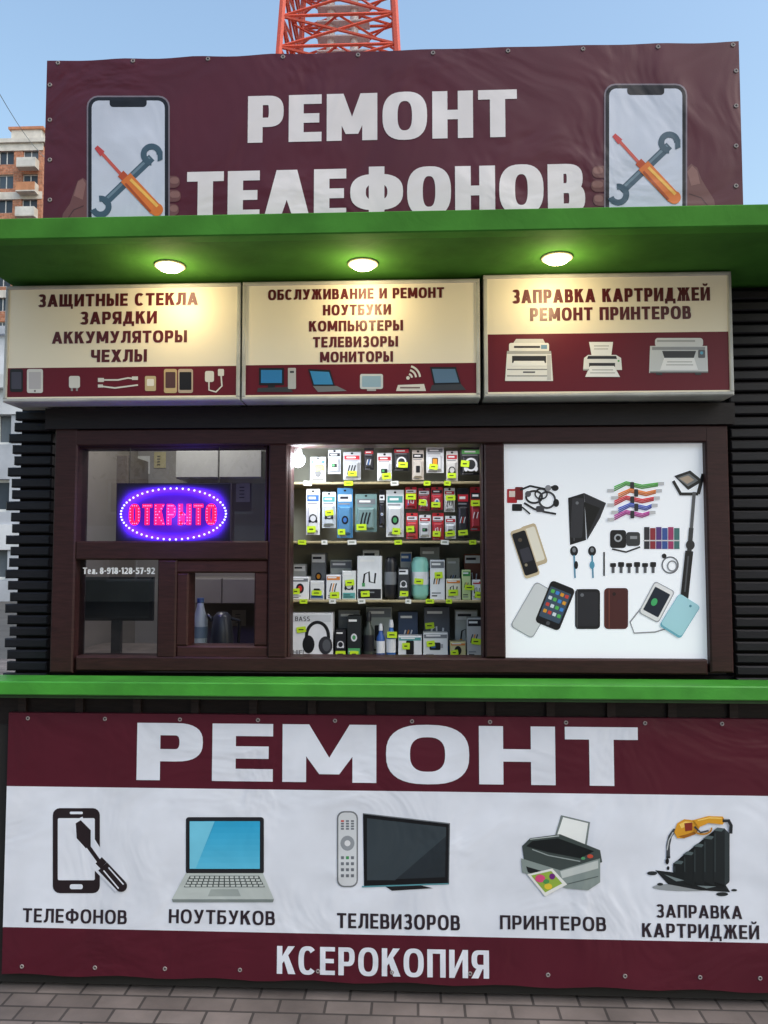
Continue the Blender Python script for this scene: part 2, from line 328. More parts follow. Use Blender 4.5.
# counter
mb=MB(); cy0=-.07
_,_,a0,a1=R(370,684,400,698,cy0)
cx0,cx1=P(-30,690,cy0).x,P(820,690,cy0).x
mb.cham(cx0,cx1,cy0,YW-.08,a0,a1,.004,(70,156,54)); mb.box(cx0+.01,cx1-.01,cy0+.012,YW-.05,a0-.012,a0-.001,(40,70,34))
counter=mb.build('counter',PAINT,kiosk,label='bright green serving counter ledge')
mb=MB(); zb=P(384,716,.0).z; mb.box(XL-.03,XR+.02,.035,YW+.015,zb-.05,a0-.013,(34,26,25)); 
for i in range(14):
    xx=XL+.1+i*.22; mb.box(xx,xx+.03,.02,.034,zb-.04,a0-.014,(46,36,34))
mb.build('counter_bracket',WOOD,kiosk)
mb=MB(); mb.box(XL-.02,XR+.02,.035,YW+.015,.02,zb-.051,(50,48,46)); mb.build('plinth',PLASTER,kiosk)

# window frame
yf0,yf1=.085,YW+.03
fm=MB()
def bar(x0,y0,x1,y1,d=0,col=BRN):
    a,b,c_,e=R(x0,y0,x1,y1,yf0+d); fm.cham(a,b,yf0+d,yf1,c_,e,.006,col)
bar(52,425,75,673); bar(708,425,731,673); bar(75,427,708,444,.001); bar(75,658,708,673,.001)
bar(268,444,287,658,.002); bar(485,444,505,658,.002); bar(75,541,268,560,.003)
bar(157,560,176,658,.004)
H2=(62,34,33)
bar(176,560,268,573,.012,H2); bar(176,646,268,658,.012,H2); bar(176,573,188,646,.013,H2); bar(254,573,268,646,.013,H2)
bar(75,447,78,541,.02); bar(265,444,268,541,.02); bar(78,444,265,448,.021)
bar(287,444,290,658,.02); bar(482,444,485,658,.02)
a,b,c_,e=R(44,404,736,426,yf0-.02); fm.box(a,b,yf0-.01,yf1,c_,e-.004,(24,17,19))
frame=fm.build('window_frame',WOOD,kiosk,label='dark brown timber window frame')
for (x0,y0,x1,y1) in ((75,444,268,541),(75,560,157,658)):
    mb=MB(); yy=.135; a,b,c_,e=R(x0-2,y0-2,x1+2,y1+2,yy); mb.face([(a,yy,c_),(b,yy,c_),(b,yy+.001,e),(a,yy+.001,e)],(255,255,255)); mb.build('window_pane',GLASS,kiosk)
ar=Art(.133); ar.btext('Тел. 8-918-128-57-92',83,567.5,155,574,(250,250,252),.24,.19,.10); ar.build('phone_number_lettering',LITFILM,kiosk,label='white vinyl phone number on the glass')

def grommet(px,py,y,parent):
    q=P(px,py,y); mb=MB(); n=12; vs=[];fs=[]
    for r_,dy in ((.003,-.001),(.0042,-.003),(.0068,-.003),(.008,-.001)):
        for i in range(n):
            a=2*math.pi*i/n; vs.append((q.x+r_*math.cos(a),y+dy,q.z+r_*math.sin(a)))
    for k2 in range(3):
        for i in range(n): fs.append((k2*n+i,k2*n+(i+1)%n,(k2+1)*n+(i+1)%n,(k2+1)*n+i))
    mb.raw(vs,fs,(150,140,138)); mb.raw([(q.x+.0035*math.cos(2*math.pi*i/n),y-.0012,q.z+.0035*math.sin(2*math.pi*i/n)) for i in range(n)],[tuple(range(n))],(15,12,14))
    mb.build('grommet',PLAST,parent)
# ---------- lower banner
YB=0.0
bx0=P(5,850,YB).x; bx1=P(800,850,YB).x
z3=P(384,716,YB).z; z2=P(384,791,YB).z; z1=P(384,935,YB).z; z0=P(384,984,YB).z
ban=thing('repair_banner','burgundy and white repair services banner below the counter','banner',((bx0+bx1)/2,YB,z0))
mb=MB()
for za,zb_,c in ((z0,z1,BUR),(z1,z2,WHT),(z2,z3,BUR)):
    n=40
    for i in range(n):
        xa=bx0+(bx1-bx0)*i/n; xb=bx0+(bx1-bx0)*(i+1)/n
        s0=0; s1=0
        if za==z0: s0=.004*math.sin(i*1.3)+.003; s1=.004*math.sin((i+1)*1.3)+.003
        mb.face([(xa,YB,za+s0),(xb,YB,za+s1),(xb,YB,zb_),(xa,YB,zb_)],c)
    mb.face([(bx0,YB,za),(bx0,YB,zb_),(bx0,YB+.03,zb_),(bx0,YB+.03,za)],c)
mb.face([(bx0,YB,z3),(bx1,YB,z3),(bx1,YB+.02,z3),(bx0,YB+.02,z3)],BUR)
mb.build('banner_sheet',VINYL,ban)
ar=Art(YB); ar.btext('РЕМОНТ',137,725,638,783,WHT,.42,.215,.10); ar.build('lettering',VINYL,ban,label='large white heading')
TXT=(46,36,44)
for t,x0,y0,x1,y1 in (('ТЕЛЕФОНОВ',23,909,127,923),('НОУТБУКОВ',169,910,275,924),('ТЕЛЕВИЗОРОВ',337,914,460,929),('ПРИНТЕРОВ',500,916,606,930),('ЗАПРАВКА',656,905,742,918),('КАРТРИДЖЕЙ',642,924,759,938)):
    ar.btext(t,x0,y0,x1,y1,TXT,.20,.155,.15); ar.build('lettering',VINYL,ban,label='dark caption')
ar.btext('КСЕРОКОПИЯ',277,948,489,976,WHT,.20,.155,.15); ar.build('lettering',VINYL,ban,label='white copying service caption')
K=(38,28,32)
ar.rr(53,808,100,893,7,K); ar.rr(58,818,95,880,1.5,WHT); ar.rr(70,811.5,83,814,1,WHT); ar.rr(70,884,83,889,2,WHT)
ar.line([(76,820),(88,842),(102,864)],15,WHT); ar.poly([(76,823),(81,820),(91,830),(91,846),(86,848),(77,838)],K); ar.line([(87,844),(100,862)],4,K); ar.line([(98,861),(122,886)],17,WHT); ar.line([(99,860),(104,865)],9,K); ar.line([(103,866),(121,885)],12,K); ar.ell(121.5,885.5,6,6,K); ar.line([(104,870),(119,888)],1.3,WHT); ar.line([(109,867),(124,884)],1.3,WHT)
ar.build('phone_picture',VINYL,ban)
ar.rr(186,817,264,874,3,(35,35,40))
for i in range(8):
    t=i/8; ar.rect(190,821+i*5.9,260,821+(i+1)*5.9+.2,(50+50*t,170+30*t,215+18*t))
ar.poly([(190,821),(215,821),(196,868),(190,868)],(120,206,232))
ar.poly([(186,873),(263,873),(274,899),(172,899)],(196,204,200)); ar.poly([(172,899),(274,899),(273,902),(173,902)],(130,140,138))
ar.poly([(190,875.5),(259,875.5),(265,887),(184,887)],(70,80,78))
for r_ in range(4):
    for k2 in range(14):
        w=69+r_*3.6; x=190-r_*1.8+w*k2/14; ar.rect(x+.6,876+r_*2.8,x+w/14-.6,878+r_*2.8,(205,212,208))
ar.poly([(211,889),(238,889),(241,896),(208,896)],(165,174,170))
ar.build('laptop_picture',VINYL,ban)
ar.rr(337,811,358,887,7,(120,124,128)); ar.rr(338.4,812.4,356.6,885.6,6,(216,219,222)); ar.ell(347.5,843,7,7.5,(150,155,160)); ar.ell(347.5,843,3,3,(230,230,232))
for r_ in range(8):
    for k2 in range(3):
        y=820+r_*2.6*1 if r_<4 else 856+(r_-4)*6
        col=(200,70,60) if (r_==0 and k2==0) else ((70,150,90) if (r_==4 and k2==1) else (110,115,122))
        ar.rect(341+k2*5,y,344+k2*5,y+(1.7 if r_<4 else 3),col)
ar.build('remote_control_picture',VINYL,ban)
ar.poly([(363,813),(450,823),(449,883),(364,886)],(18,20,24)); ar.poly([(367,818),(446,827),(445,877),(367,880)],(40,48,54)); ar.poly([(367,818),(446,827),(446,836),(395,880),(367,880)],(56,66,72)); ar.line([(363.5,813.5),(449.5,823.5)],1,(110,116,122)); ar.line([(449.3,824),(448.4,883)],1,(80,86,92))
ar.poly([(385,886),(418,884.5),(433,888),(392,890.5)],(30,30,34)); ar.line([(362,886.5),(449,883.5)],1.4,(90,150,160))
ar.build('television_picture',VINYL,ban)
ar.poly([(561,815),(590,822),(586,850),(553,842)],(120,130,128)); ar.poly([(563,817),(588,823),(584,849),(555,841)],(240,243,240))
ar.poly([(522,846),(530,838),(560,834),(600,850),(602,862),(560,872),(524,860)],(66,76,74)); ar.poly([(526,846),(532,841),(558,838),(594,851),(580,858),(548,852)],(20,26,28))
ar.poly([(521,858),(560,870),(600,858),(600,882),(588,890),(566,888),(522,872)],(140,152,148)); ar.poly([(560,871),(598,860),(598,868),(562,878)],(200,206,202)); ar.poly([(526,866),(560,876),(562,884),(528,872)],(28,32,34))
ar.ell(590,856,3,2,(200,80,60)); ar.ell(583,858,2,1.5,(90,160,110)); ar.line([(532,849),(548,855),(580,861)],1,(160,170,168)); ar.line([(566,884),(598,876)],1,(90,100,98)); ar.line([(530,839),(559,835.5)],1,(190,198,196))
ar.poly([(527,874),(552,868),(567,884),(545,896)],(235,235,230)); ar.poly([(531,875),(551,870.5),(562,883),(545,892)],(150,180,70)); ar.ell(540,878,5,4,(220,80,130)); ar.ell(548,886,4,3,(230,200,60)); ar.ell(552,876,3,3,(110,40,120)); ar.ell(546,881,3,2.4,(80,150,80))
ar.build('printer_picture',VINYL,ban)
ar.ell(688,887,36,4,(150,155,158)); ar.poly([(655,870),(672,872),(690,880),(725,884),(730,892),(700,890),(668,884)],(30,34,36)); ar.ell(652,873,5,2,(40,44,46)); ar.ell(722,894,6,2,(40,44,46)); ar.ell(660,884,3,1.4,(40,44,46)); ar.ell(734,890,3,1.2,(40,44,46))
ar.poly([(673,864),(683,855),(693,847),(703,839),(713,831),(724,828),(729,833),(729,882),(722,888),(690,886),(673,881)],(22,27,29))
for i,(x0,y0) in enumerate(((673,861),(683,852),(693,844),(703,836),(713,828))):
    ar.poly([(x0,y0+2),(x0+4,y0-1),(x0+11,y0),(x0+11,887-i*.6),(x0,881)],(24+i*2,30+i*2,32+i*2)); ar.poly([(x0,y0+2),(x0+4,y0-1),(x0+11,y0),(x0+8,y0+3)],(84,98,100)); ar.poly([(x0+1,y0+5),(x0+2,y0+5),(x0+2,872),(x0+1,871)],(56,66,68))
ar.poly([(724,829),(729,833),(729,880),(724,885)],(52,60,62)); ar.poly([(664,874),(684,880),(676,881)],(120,132,134)); ar.poly([(696,885),(716,886),(706,888)],(120,132,134))
# pump nozzle: spout, body, handle, guard, hose
ar.line([(675,829),(670,836),(668,845),(668,856)],3.6,(64,68,72)); ar.line([(673,832),(668.6,840),(666.8,850)],1.1,(190,194,196)); ar.line([(666,857),(670,857)],2.2,(40,44,46))
ar.poly([(674,832),(677,823),(684,819),(694,820),(700,826),(695,834),(684,838),(677,838)],(222,158,44)); ar.poly([(679,824),(685,821),(693,822),(690,825),(681,828)],(248,206,104)); ar.poly([(678,836),(684,838),(695,834),(698,830),(686,834)],(166,104,30))
ar.poly([(693,819.5),(708,815.5),(722,816),(725,820),(722,824),(708,822.5),(698,827)],(222,158,44)); ar.line([(697,820),(709,817.3),(721,817.8)],1.2,(250,210,110)); ar.ring(702,828,9,5.6,1.7,(190,130,36),-10,165,12); ar.line([(694,826),(700,832),(708,830)],1.8,(58,60,64)); ar.poly([(684,823),(692,822),(692,830),(685,831)],(140,52,38)); ar.line([(722,820),(728,820),(730.5,825),(730,833)],3.4,(38,42,46)); ar.line([(723,818.8),(728,818.8)],1,(140,144,148))
ar.ell(667,861,1.8,3,(20,20,24)); ar.ell(668,868,1.3,2,(20,20,24))
ar.build('cartridge_refill_picture',VINYL,ban)
for px in (28,105,180,258,335,412,490,566,645,722): grommet(px,718+px*.008,YB,ban)
for px in (22,95,165,240,318,392,470,548,625,700,760): grommet(px,966+px*.016,YB,ban)

# ---------- roof banner
YS=-.30
sx0=P(45,138,YS).x; sx1=P(741,122,YS).x; sz1=P(390,51,YS).z; sz0=zf1-.028
top=thing('roof_banner','burgundy phone repair banner standing on the canopy','banner',((sx0+sx1)/2,YS,sz0))
mb=MB(); n=60
def topz(u): return sz1-.006*abs(math.sin(u*math.pi*9))**1.5*(0.6+.4*math.sin(u*7))+.003*math.sin(u*3)
for i in range(n):
    u0,u1=i/n,(i+1)/n; xa=sx0+(sx1-sx0)*u0; xb=sx0+(sx1-sx0)*u1
    mb.face([(xa,YS,sz0),(xb,YS,sz0),(xb,YS,topz(u1)),(xa,YS,topz(u0))],BUR)
    mb.face([(xa,YS,topz(u0)),(xb,YS,topz(u1)),(xb,YS+.04,topz(u1)-.004),(xa,YS+.04,topz(u0)-.004)],BUR)
mb.face([(sx0,YS,sz0),(sx0,YS,topz(0)),(sx0,YS+.04,topz(0)),(sx0,YS+.04,sz0)],BUR); mb.face([(sx1,YS,sz0),(sx1,YS+.04,sz0),(sx1,YS+.04,topz(1)),(sx1,YS,topz(1))],BUR)
mb.build('banner_sheet',VINYL,top)
mb=MB()
for i in range(7):
    x=sx0+.03+(sx1-sx0-.06)*i/6; mb.box(x-.015,x+.015,YS+.042,YS+.072,sz0,sz1-.03,(110,110,110))
    mb.beam((x,YS+.07,sz1-.1),(x,YS+.6,sz0+.01),.012,6,(110,110,110))
mb.box(sx0+.01,sx1-.01,YS+.0721,YS+.09,sz1-.12,sz1-.09,(110,110,110))
mb.build('support_frame',PAINT,top)
HC=(232,226,226)
ar=Art(YS); ar.btext('РЕМОНТ',248,93,517,140,HC,.31,.20,.10); ar.build('lettering',VINYL,top,label='large white heading'); ar.btext('ТЕΛЕФОНОВ',187,168,585,217,HC,.31,.20,.08); ar.build('lettering',VINYL,top,label='large white heading')
def phone_art(dx,dy,flip):
    ar=Art(YS)
    sk=(112,72,70); sk2=(140,100,94); sd=(78,48,50)
    def p(l): return [(x+dx,y+dy) for x,y in l]
    if not flip:
        ar.poly(p([(60,232),(63,214),(70,204),(74,192),(78,181),(83,178),(87,181),(92,232)]),sk); ar.poly(p([(74,196),(78,182),(83,179),(86,184),(83,200)]),sk2); ar.line(p([(66,222),(74,210),(84,206)]),1,sd); ar.build('hand_picture',VINYL,top,label='printed thumb gripping the phone')
        for k2,(yy,l) in enumerate(((176,12),(190,13),(204,11))): ar.rr(158+dx,yy+dy,168+l+dx,yy+12+dy,5.5,sk); ar.rr(170+dx,yy+1.5+dy,167+l+dx,yy+8+dy,3,sk2)
    else:
        ar.poly(p([(164,238),(169,181),(174,176),(180,180),(184,191),(190,201),(197,212),(201,238)]),sk); ar.poly(p([(170,184),(175,178),(180,183),(183,196),(174,198)]),sk2); ar.line(p([(172,206),(184,210),(194,222)]),1,sd); ar.build('hand_picture',VINYL,top,label='printed thumb gripping the phone')
        for k2,(yy,l) in enumerate(((178,13),(192,14),(206,12))): ar.rr(88-l+dx,yy+dy,98+dx,yy+12+dy,5.5,sk); ar.rr(89-l+dx,yy+1.5+dy,86+dx,yy+8+dy,3,sk2)
    ar.build('hand_picture',VINYL,top,label='printed fingers around the phone')
    ar.rr(87+dx,96+dy,170+dx,236+dy,11,(128,118,128)); ar.rr(88.5+dx,97.5+dy,168.5+dx,236+dy,10,(22,20,26)); ar.rr(92+dx,101+dy,165+dx,236+dy,7,(202,208,222))
    ar.rr(110+dx,98+dy,147+dx,107.5+dy,3.5,(22,20,26))
    W=(66,90,106); W2=(110,132,146)
    ar.line(p([(152,158),(104,204)]),8,W); ar.line(p([(150,158),(106,200)]),2.5,W2)
    ar.ring(152+dx,155+dy,8,8,6,W,0,-270); ar.poly(p([(158,150),(163,152),(163,160),(158,162)]),W)
    ar.ring(101+dx,207+dy,8,8,6,W,160,-100)
    ar.line(p([(97,148),(126,180)]),3.2,(205,92,78)); ar.poly(p([(95,149),(98,146),(105,152),(101,157)]),(196,70,70))
    ar.line(p([(121,174),(128,181)]),8,(190,80,40)); ar.line(p([(126,178),(156,210)]),13,(222,120,50)); ar.ell(157+dx,210+dy,6.5,6.5,(222,120,50)); ar.line(p([(131,180),(158,207)]),3,(245,190,90)); ar.line(p([(126,184),(151,212)]),2,(170,76,34))
    ar.build('phone_with_tools_picture',VINYL,top)
phone_art(0,0,False); phone_art(517,-12,True)
for i in range(10): grommet(58+i*75,63-i*2.0,YS,top)
for py in (85,120,160,200): grommet(50,py,YS,top); grommet(736,py-14,YS,top)

# ---------- light boxes
YL=-.02; CR=(230,220,198)
LBS=[((4,284,240,401),(367,366),'cream services sign listing glass, chargers, batteries, cases'),((242,280,480,399),(364,363),'cream services sign listing laptop and television repair'),((484,272,733,396),(333,331),'cream services sign for cartridge refilling and printers')]
lbs=[]
for (x0,y0,x1,y1),st,lab in LBS:
    a,b,c_,e=R(x0,y0,x1,y1,YL); e=min(e,ZC-.006)
    t=thing('sign_board',lab,'sign',((a+b)/2,(YL+YW)/2,c_),'service signs above the kiosk window')
    mb=MB(); w=.014; col=(190,190,186)
    mb.cham(a,b,YL,YW-.013,c_,c_+w,.004,col); mb.cham(a,b,YL,YW-.013,e-w,e,.004,col); mb.cham(a,a+w,YL+.0005,YW-.013,c_+w,e-w,.003,col); mb.cham(b-w,b,YL+.0005,YW-.013,c_+w,e-w,.003,col)
    mb.build('sign_frame',PAINT,t)
    mb=MB(); yy=YL+.008; zs=P((x0+x1)/2,st[0],yy).z
    mb.face([(a+w,yy,zs),(b-w,yy,zs),(b-w,yy,e-w),(a+w,yy,e-w)],CR); zs2=c_+w+.006
    mb.face([(a+w,yy,c_+w),(b-w,yy,c_+w),(b-w,yy,zs2),(a+w,yy,zs2)],CR)
    mb.face([(a+w,yy,zs2),(b-w,yy,zs2),(b-w,yy,zs),(a+w,yy,zs)],(98,24,38))
    mb.build('sign_face',LITFILM,t); lbs.append(t)
YA=YL+.007
T3=(88,24,34)
ar0,ar1,ar2=Art(YA,.0005),Art(YA,.0005),Art(YA,.0005)
for t,x0,y0,x1,y1 in (('ЗАЩИТНЫЕ СТЕКЛА',38,293.5,198,306),('ЗАРЯДКИ',80,311.5,157,324),('АККУМУЛЯТОРЫ',52,331,187,343),('ЧЕХЛЫ',91,349.5,147,362)): ar0.btext(t,x0,y0,x1,y1,T3,.26,.20,.12); ar0.build('lettering',INK,lbs[0])
for t,x0,y0,x1,y1 in (('ОБСЛУЖИВАНИЕ И РЕМОНТ',268,288.5,444,299),('НОУТБУКИ',323,304.5,391,315),('КОМПЬЮТЕРЫ',309,320.5,403,331),('ТЕЛЕВИЗОРЫ',313,336.5,398,347),('МОНИТОРЫ',320,351.5,393,362)): ar1.btext(t,x0,y0,x1,y1,T3,.25,.195,.12); ar1.build('lettering',INK,lbs[1])
for t,x0,y0,x1,y1 in (('ЗАПРАВКА КАРТРИДЖЕЙ',512,288.5,710,302),('РЕМОНТ ПРИНТЕРОВ',530,307,691,320)): ar2.btext(t,x0,y0,x1,y1,T3,.25,.19,.12); ar2.build('lettering',INK,lbs[2])
LG=(225,222,215)
ar=Art(YA,.0005)
def cut(n): ar.build(n,INK,cutp)
cutp=lbs[0]
ar.rr(10,369,23,392,2,(18,16,20)); ar.rr(11.5,372,21.5,389,1,(70,66,80)); cut('phone_picture'); ar.rr(27,369,43,393,2,LG); ar.rr(29,372,41,389,1,(196,190,190)); ar.ell(35,391,1,1,(120,110,110)); cut('phone_picture')
ar.rr(69,376,80,388,2,LG); ar.rect(71,388,73,391,(150,150,150)); ar.rect(76,388,78,391,(150,150,150)); cut('charger_picture'); ar.line([(99,380),(118,380),(128,378),(138,379)],1.6,LG); ar.rect(98,378,104,382,LG); ar.rect(132,376.5,138,380,LG); cut('cable_picture'); ar.line([(99,386),(115,388),(138,385)],1.6,LG); ar.rect(98,384.5,103,387.5,LG); cut('cable_picture')
ar.rr(145,376,156,391,1.5,(200,180,140)); ar.rr(147,379,154,386,1,(240,235,225)); cut('battery_picture'); ar.rr(164,369,177,393,2,(200,175,130)); ar.rr(165.5,372,175.5,388,1,(90,60,60)); ar.rr(178,369,193,393,2,(190,170,150)); ar.rr(179.5,372,191.5,390,1,(30,26,30)); cut('phone_picture')
ar.rr(205,371,214,382,2,LG); ar.line([(209,382),(209,390),(216,392),(222,386),(221,374)],1.5,LG); ar.rr(218,369,224,376,1,LG); cut('charger_picture')
cutp=lbs[1]; ar=Art(YA,.0005)
ar.rect(259,368,284,385,(20,22,28)); ar.rect(261,370,282,383,(50,130,190)); ar.rect(268,385,275,388,(30,30,34)); ar.poly([(258,388),(290,387),(293,392),(257,392)],(60,62,66)); ar.rr(288,368,296,389,1,(190,190,190)); ar.rect(290,371,294,373,(60,60,64)); cut('computer_picture')
ar.poly([(308,369),(330,370),(335,386),(313,386)],(22,24,28)); ar.poly([(310,371),(329,372),(333,384.5),(314,384.5)],(60,140,195)); ar.poly([(313,386),(337,386),(347,391),(318,392)],(120,124,128)); cut('laptop_picture')
ar.rr(360,374,383,389,2,(205,210,214)); ar.rr(362,376,381,387,1,(150,180,200)); ar.rect(367,389,376,391,(170,170,172)); cut('monitor_picture')
for r_ in (4,8,12): ar.ring(408,378,r_,r_,2,LG,-75,-5,8)
ar.ell(408,378,1.8,1.8,LG); ar.poly([(398,385),(424,384),(426,391),(396,391)],LG); ar.rect(400,387,420,388.5,(120,100,100)); cut('wireless_router_picture')
ar.poly([(430,367),(456,367),(461,384),(434,385)],(18,20,26)); ar.poly([(432,369),(455,369),(459,382.5),(435,383)],(90,120,150)); ar.poly([(432,385),(461,384),(466,390),(430,391)],(60,62,68)); cut('laptop_picture')
cutp=lbs[2]; ar=Art(YA,.0005); Wp=(240,240,238); Gp=(176,176,176); Bp=(44,42,46)
ar.poly([(512,345),(546,345),(543,339),(516,339)],(214,214,214)); ar.rr(509,343,549,352,2,Wp); ar.poly([(507,351),(551,351),(553,381),(505,381)],Wp); ar.poly([(507,351),(551,351),(551,354),(507,354)],Gp); ar.rect(514,346,540,348,Bp); ar.rect(541,345,547,349,(120,160,190)); ar.rect(512,356,546,363,Bp); ar.poly([(514,361),(544,361),(546,366),(512,366)],(250,250,250)); ar.rect(507,369,551,370,(130,130,132)); ar.rect(507,375.5,551,376.5,(130,130,132)); ar.rect(523,371.5,535,373,(90,90,94)); ar.rect(547,355,551,380,(206,206,206)); cut('printer_picture')
ar.poly([(589,342),(613,342),(611,358),(592,358)],(250,250,250)); ar.line([(594,346),(609,346)],.8,Gp); ar.line([(594,349),(608,349)],.8,Gp); ar.poly([(584,358),(588,355),(616,355),(621,358),(622,370),(583,370)],Wp); ar.poly([(588,356),(616,356),(617,359),(587,359)],Bp); ar.rect(589,363,615,367,Bp); ar.poly([(590,366),(614,366),(620,377),(585,377)],(250,250,250)); ar.line([(592,370),(613,370)],.8,Gp); ar.line([(590,373),(615,373)],.8,Gp); ar.ell(618.5,361,1,1,(90,170,100)); ar.rect(583,369,589,370.5,Gp); cut('printer_picture')
ar.rr(655,338,703,347,3,(222,222,222)); ar.poly([(650,346),(707,346),(708,373),(649,373)],(214,216,217)); ar.rect(657,340,695,342,Gp); ar.poly([(652,347),(705,347),(705,350),(652,350)],(150,152,156)); ar.poly([(662,351),(696,351),(693,360),(665,360)],Bp); ar.poly([(664,358),(694,358),(698,370),(660,370)],(250,250,250)); ar.line([(667,362),(692,362)],.8,Gp); ar.line([(666,365),(693,365)],.8,Gp); ar.rr(698,350,705,358,1,(90,92,98)); ar.ell(701.5,353,1.6,1.6,(90,170,200)); ar.rect(650,371.5,708,373,(110,110,112)); ar.rect(656,373,662,375,Bp); ar.rect(695,373,701,375,Bp); cut('printer_picture')

# ---------- poster panel
YP=.118
a,b,c_,e=R(504,443,709,663,YP)
ps=thing('poster_panel','white poster of phone accessories filling a window bay','poster',((a+b)/2,YP,c_))
mb=MB(); mb.box(a,b,YP,YP+.012,c_,e,(234,238,244)); mb.build('poster_board',EMITBOARD,ps)
cutp=ps
ar=Art(YP); D=(28,28,32)
ar.rr(507,489,517,503,1,(190,40,50)); ar.rr(515,487,523,500,1,(120,30,34)); ar.rect(509,491,515,497,(240,225,215)); ar.line([(520,490),(530,486),(545,489),(556,486)],2,D); ar.ring(534,497,8,6,2,D); ar.ring(547,500,8,8,2,(60,60,64)); ar.ring(541,494,6,5,1.5,D); ar.line([(524,503),(534,509),(545,512),(556,514)],2,D); ar.ell(555,488,3.5,3,D); ar.ell(548,488,3,3,(150,150,156)); ar.rr(512,504,522,511,1,D); ar.line([(522,507),(530,514)],1.5,D); ar.ell(556,503,3,4,D); ar.rr(536,506,544,512,1.5,(70,70,76)); ar.ell(528,494,3,3,(90,90,96)); cut('earphone_picture')
ar.rr(526,524,542,566,3,(206,188,156),rot=-18); ar.rr(528,527,540,562,2,(244,238,222),rot=-18); ar.rr(517,528,533,578,3,(214,196,164),rot=-18); ar.rr(518,531,532,575,2,D,rot=-18); ar.ell(520,540,2,2,(90,80,70)); ar.rr(521,548,531,562,1,(60,60,70),rot=-18); ar.ell(526,565,1.5,1.5,(150,140,120)); cut('phone_picture')
ar.poly([(568,498),(584,493),(586,540),(570,545)],D); ar.poly([(584,493),(606,503),(600,518),(587,540)],(46,46,52)); ar.poly([(584,502),(600,508),(588,534)],(18,18,20)); ar.line([(573,500),(574,541)],1,(90,90,96)); ar.rr(571,498,583,538,2,(54,54,60),rot=3); ar.ell(577,503,1.6,1.6,(120,122,128)); cut('flip_case_picture')
for i,cl in enumerate(((80,165,70),(225,120,40),(205,45,60),(70,90,180),(180,60,150))):
    y=487+i*7.2; xa=608+(i%2)*4; xb=664-i*2.2
    for j in range(3):
        ar.line([(xa+6,y+4-j*2.0),(xa+18,y-2.2-j*1.5),(xa+34,y+1.4-j*1.6),(xb-6,y-1.2-j*1.4)],1.3,[min(255,v*(.85+.16*j)) for v in cl])
    ar.rr(xa+22,y-5,xa+26,y+2.6,1,(50,50,56)); ar.rect(xa-1,y+2,xa+6,y+5.4,(205,206,210)); ar.rect(xb-6,y-5,xb,y-1.6,(205,206,210)); cut('cable_picture')
ar.poly([(674,476),(690,470.5),(703,481),(688,490)],D); ar.poly([(677,478),(689,473.5),(698,480.5),(688,486.5)],(120,124,128)); ar.poly([(679,478.5),(688,475.5),(694,480),(687,484)],(190,170,150)); ar.line([(703,474),(698,494)],3.6,D); ar.line([(673,481),(681,495)],3,D); ar.line([(681,494),(698,494)],3,D); ar.line([(694,492),(691,530)],3.4,(96,98,102)); ar.line([(691,528),(689,552)],4.6,(62,64,68)); ar.line([(689,551),(684,598)],8,D); ar.line([(688,556),(684.5,592)],1.5,(84,86,92)); ar.ell(690,545,4.4,5,(50,50,54)); cut('selfie_stick_picture')
ar.rr(610,530,626,548,3,D); ar.rr(626,532,640,546,3,(60,62,66)); ar.line([(612,549),(626,552),(640,547)],1.6,D); ar.ell(618,538,4,4,(180,184,190)); ar.ell(618,538,2.4,2.4,D); ar.rect(630,536,637,539,(150,152,158)); cut('charger_picture')
for i,cl in enumerate(((50,50,60),(150,50,60),(90,60,130),(60,90,160),(170,60,110),(70,120,120))): ar.rect(644+i*6,527+(i%2),649.4+i*6,549,cl)
ar.rect(643,540,680,541.2,(220,220,224)); cut('phone_case_picture')
ar.ring(670,565,8,8,1.4,(110,112,118)); ar.ring(672,566,4.5,5,1.4,(140,142,148)); ar.ell(664,556,2.4,2.4,D); cut('cable_picture')
for i in range(6): ar.rr(610+i*8,563-(i%2),616+i*8,567,1,D); ar.rect(611.5+i*8,567,614.5+i*8,573,(90,92,98))
cut('plug_adapter_picture')
for x in (574,592): ar.ell(x,551,4,5,D); ar.line([(x,555),(x+1,578)],1.6,(90,150,180)); ar.ell(x,550,1.8,2.4,(130,134,140)); cut('headset_picture')
ar.ell(592,565,2.5,4,(90,160,190)); ar.ell(576,565,2,4,D); ar.line([(604,552),(604,576)],1.6,D); cut('headset_picture')
ar.rr(521,584,547,636,4,(170,174,180),rot=30); ar.rr(522,585,546,635,4,(222,225,228),rot=30); cut('protective_glass_picture')
ar.rr(542,583,568,628,4,(24,24,28),rot=22); ar.rr(544,589,566,621,1,(66,84,104),rot=22)
for i in range(4):
    for j in range(4):
        q=rotp([(547.5+i*5,593+j*7)],555,605.5,22)[0]; ar.rr(q[0]-1.8,q[1]-1.8,q[0]+1.8,q[1]+1.8,.7,[(90,190,90),(230,160,50),(220,230,240),(70,140,220),(210,70,60)][(i*3+j*2)%5],rot=22)
q=rotp([(555,624.5)],555,605.5,22)[0]; ar.ell(q[0],q[1],2,2,(80,80,86)); cut('phone_picture')
ar.rr(575,589,600,629,4,(30,30,34)); ar.rr(578,592,598,626,2,(44,44,50)); ar.line([(577,589),(577,629)],1,(90,90,94)); ar.ell(582,595,1.8,1.8,(110,112,118)); cut('phone_case_picture'); ar.rr(604,588,628,629,4,(96,44,40)); ar.rr(606,588,628,628,3,(78,38,38)); ar.line([(609,589),(609,628)],.8,(130,70,60)); ar.ell(614,594,1.8,1.8,(40,24,24)); cut('phone_case_picture')
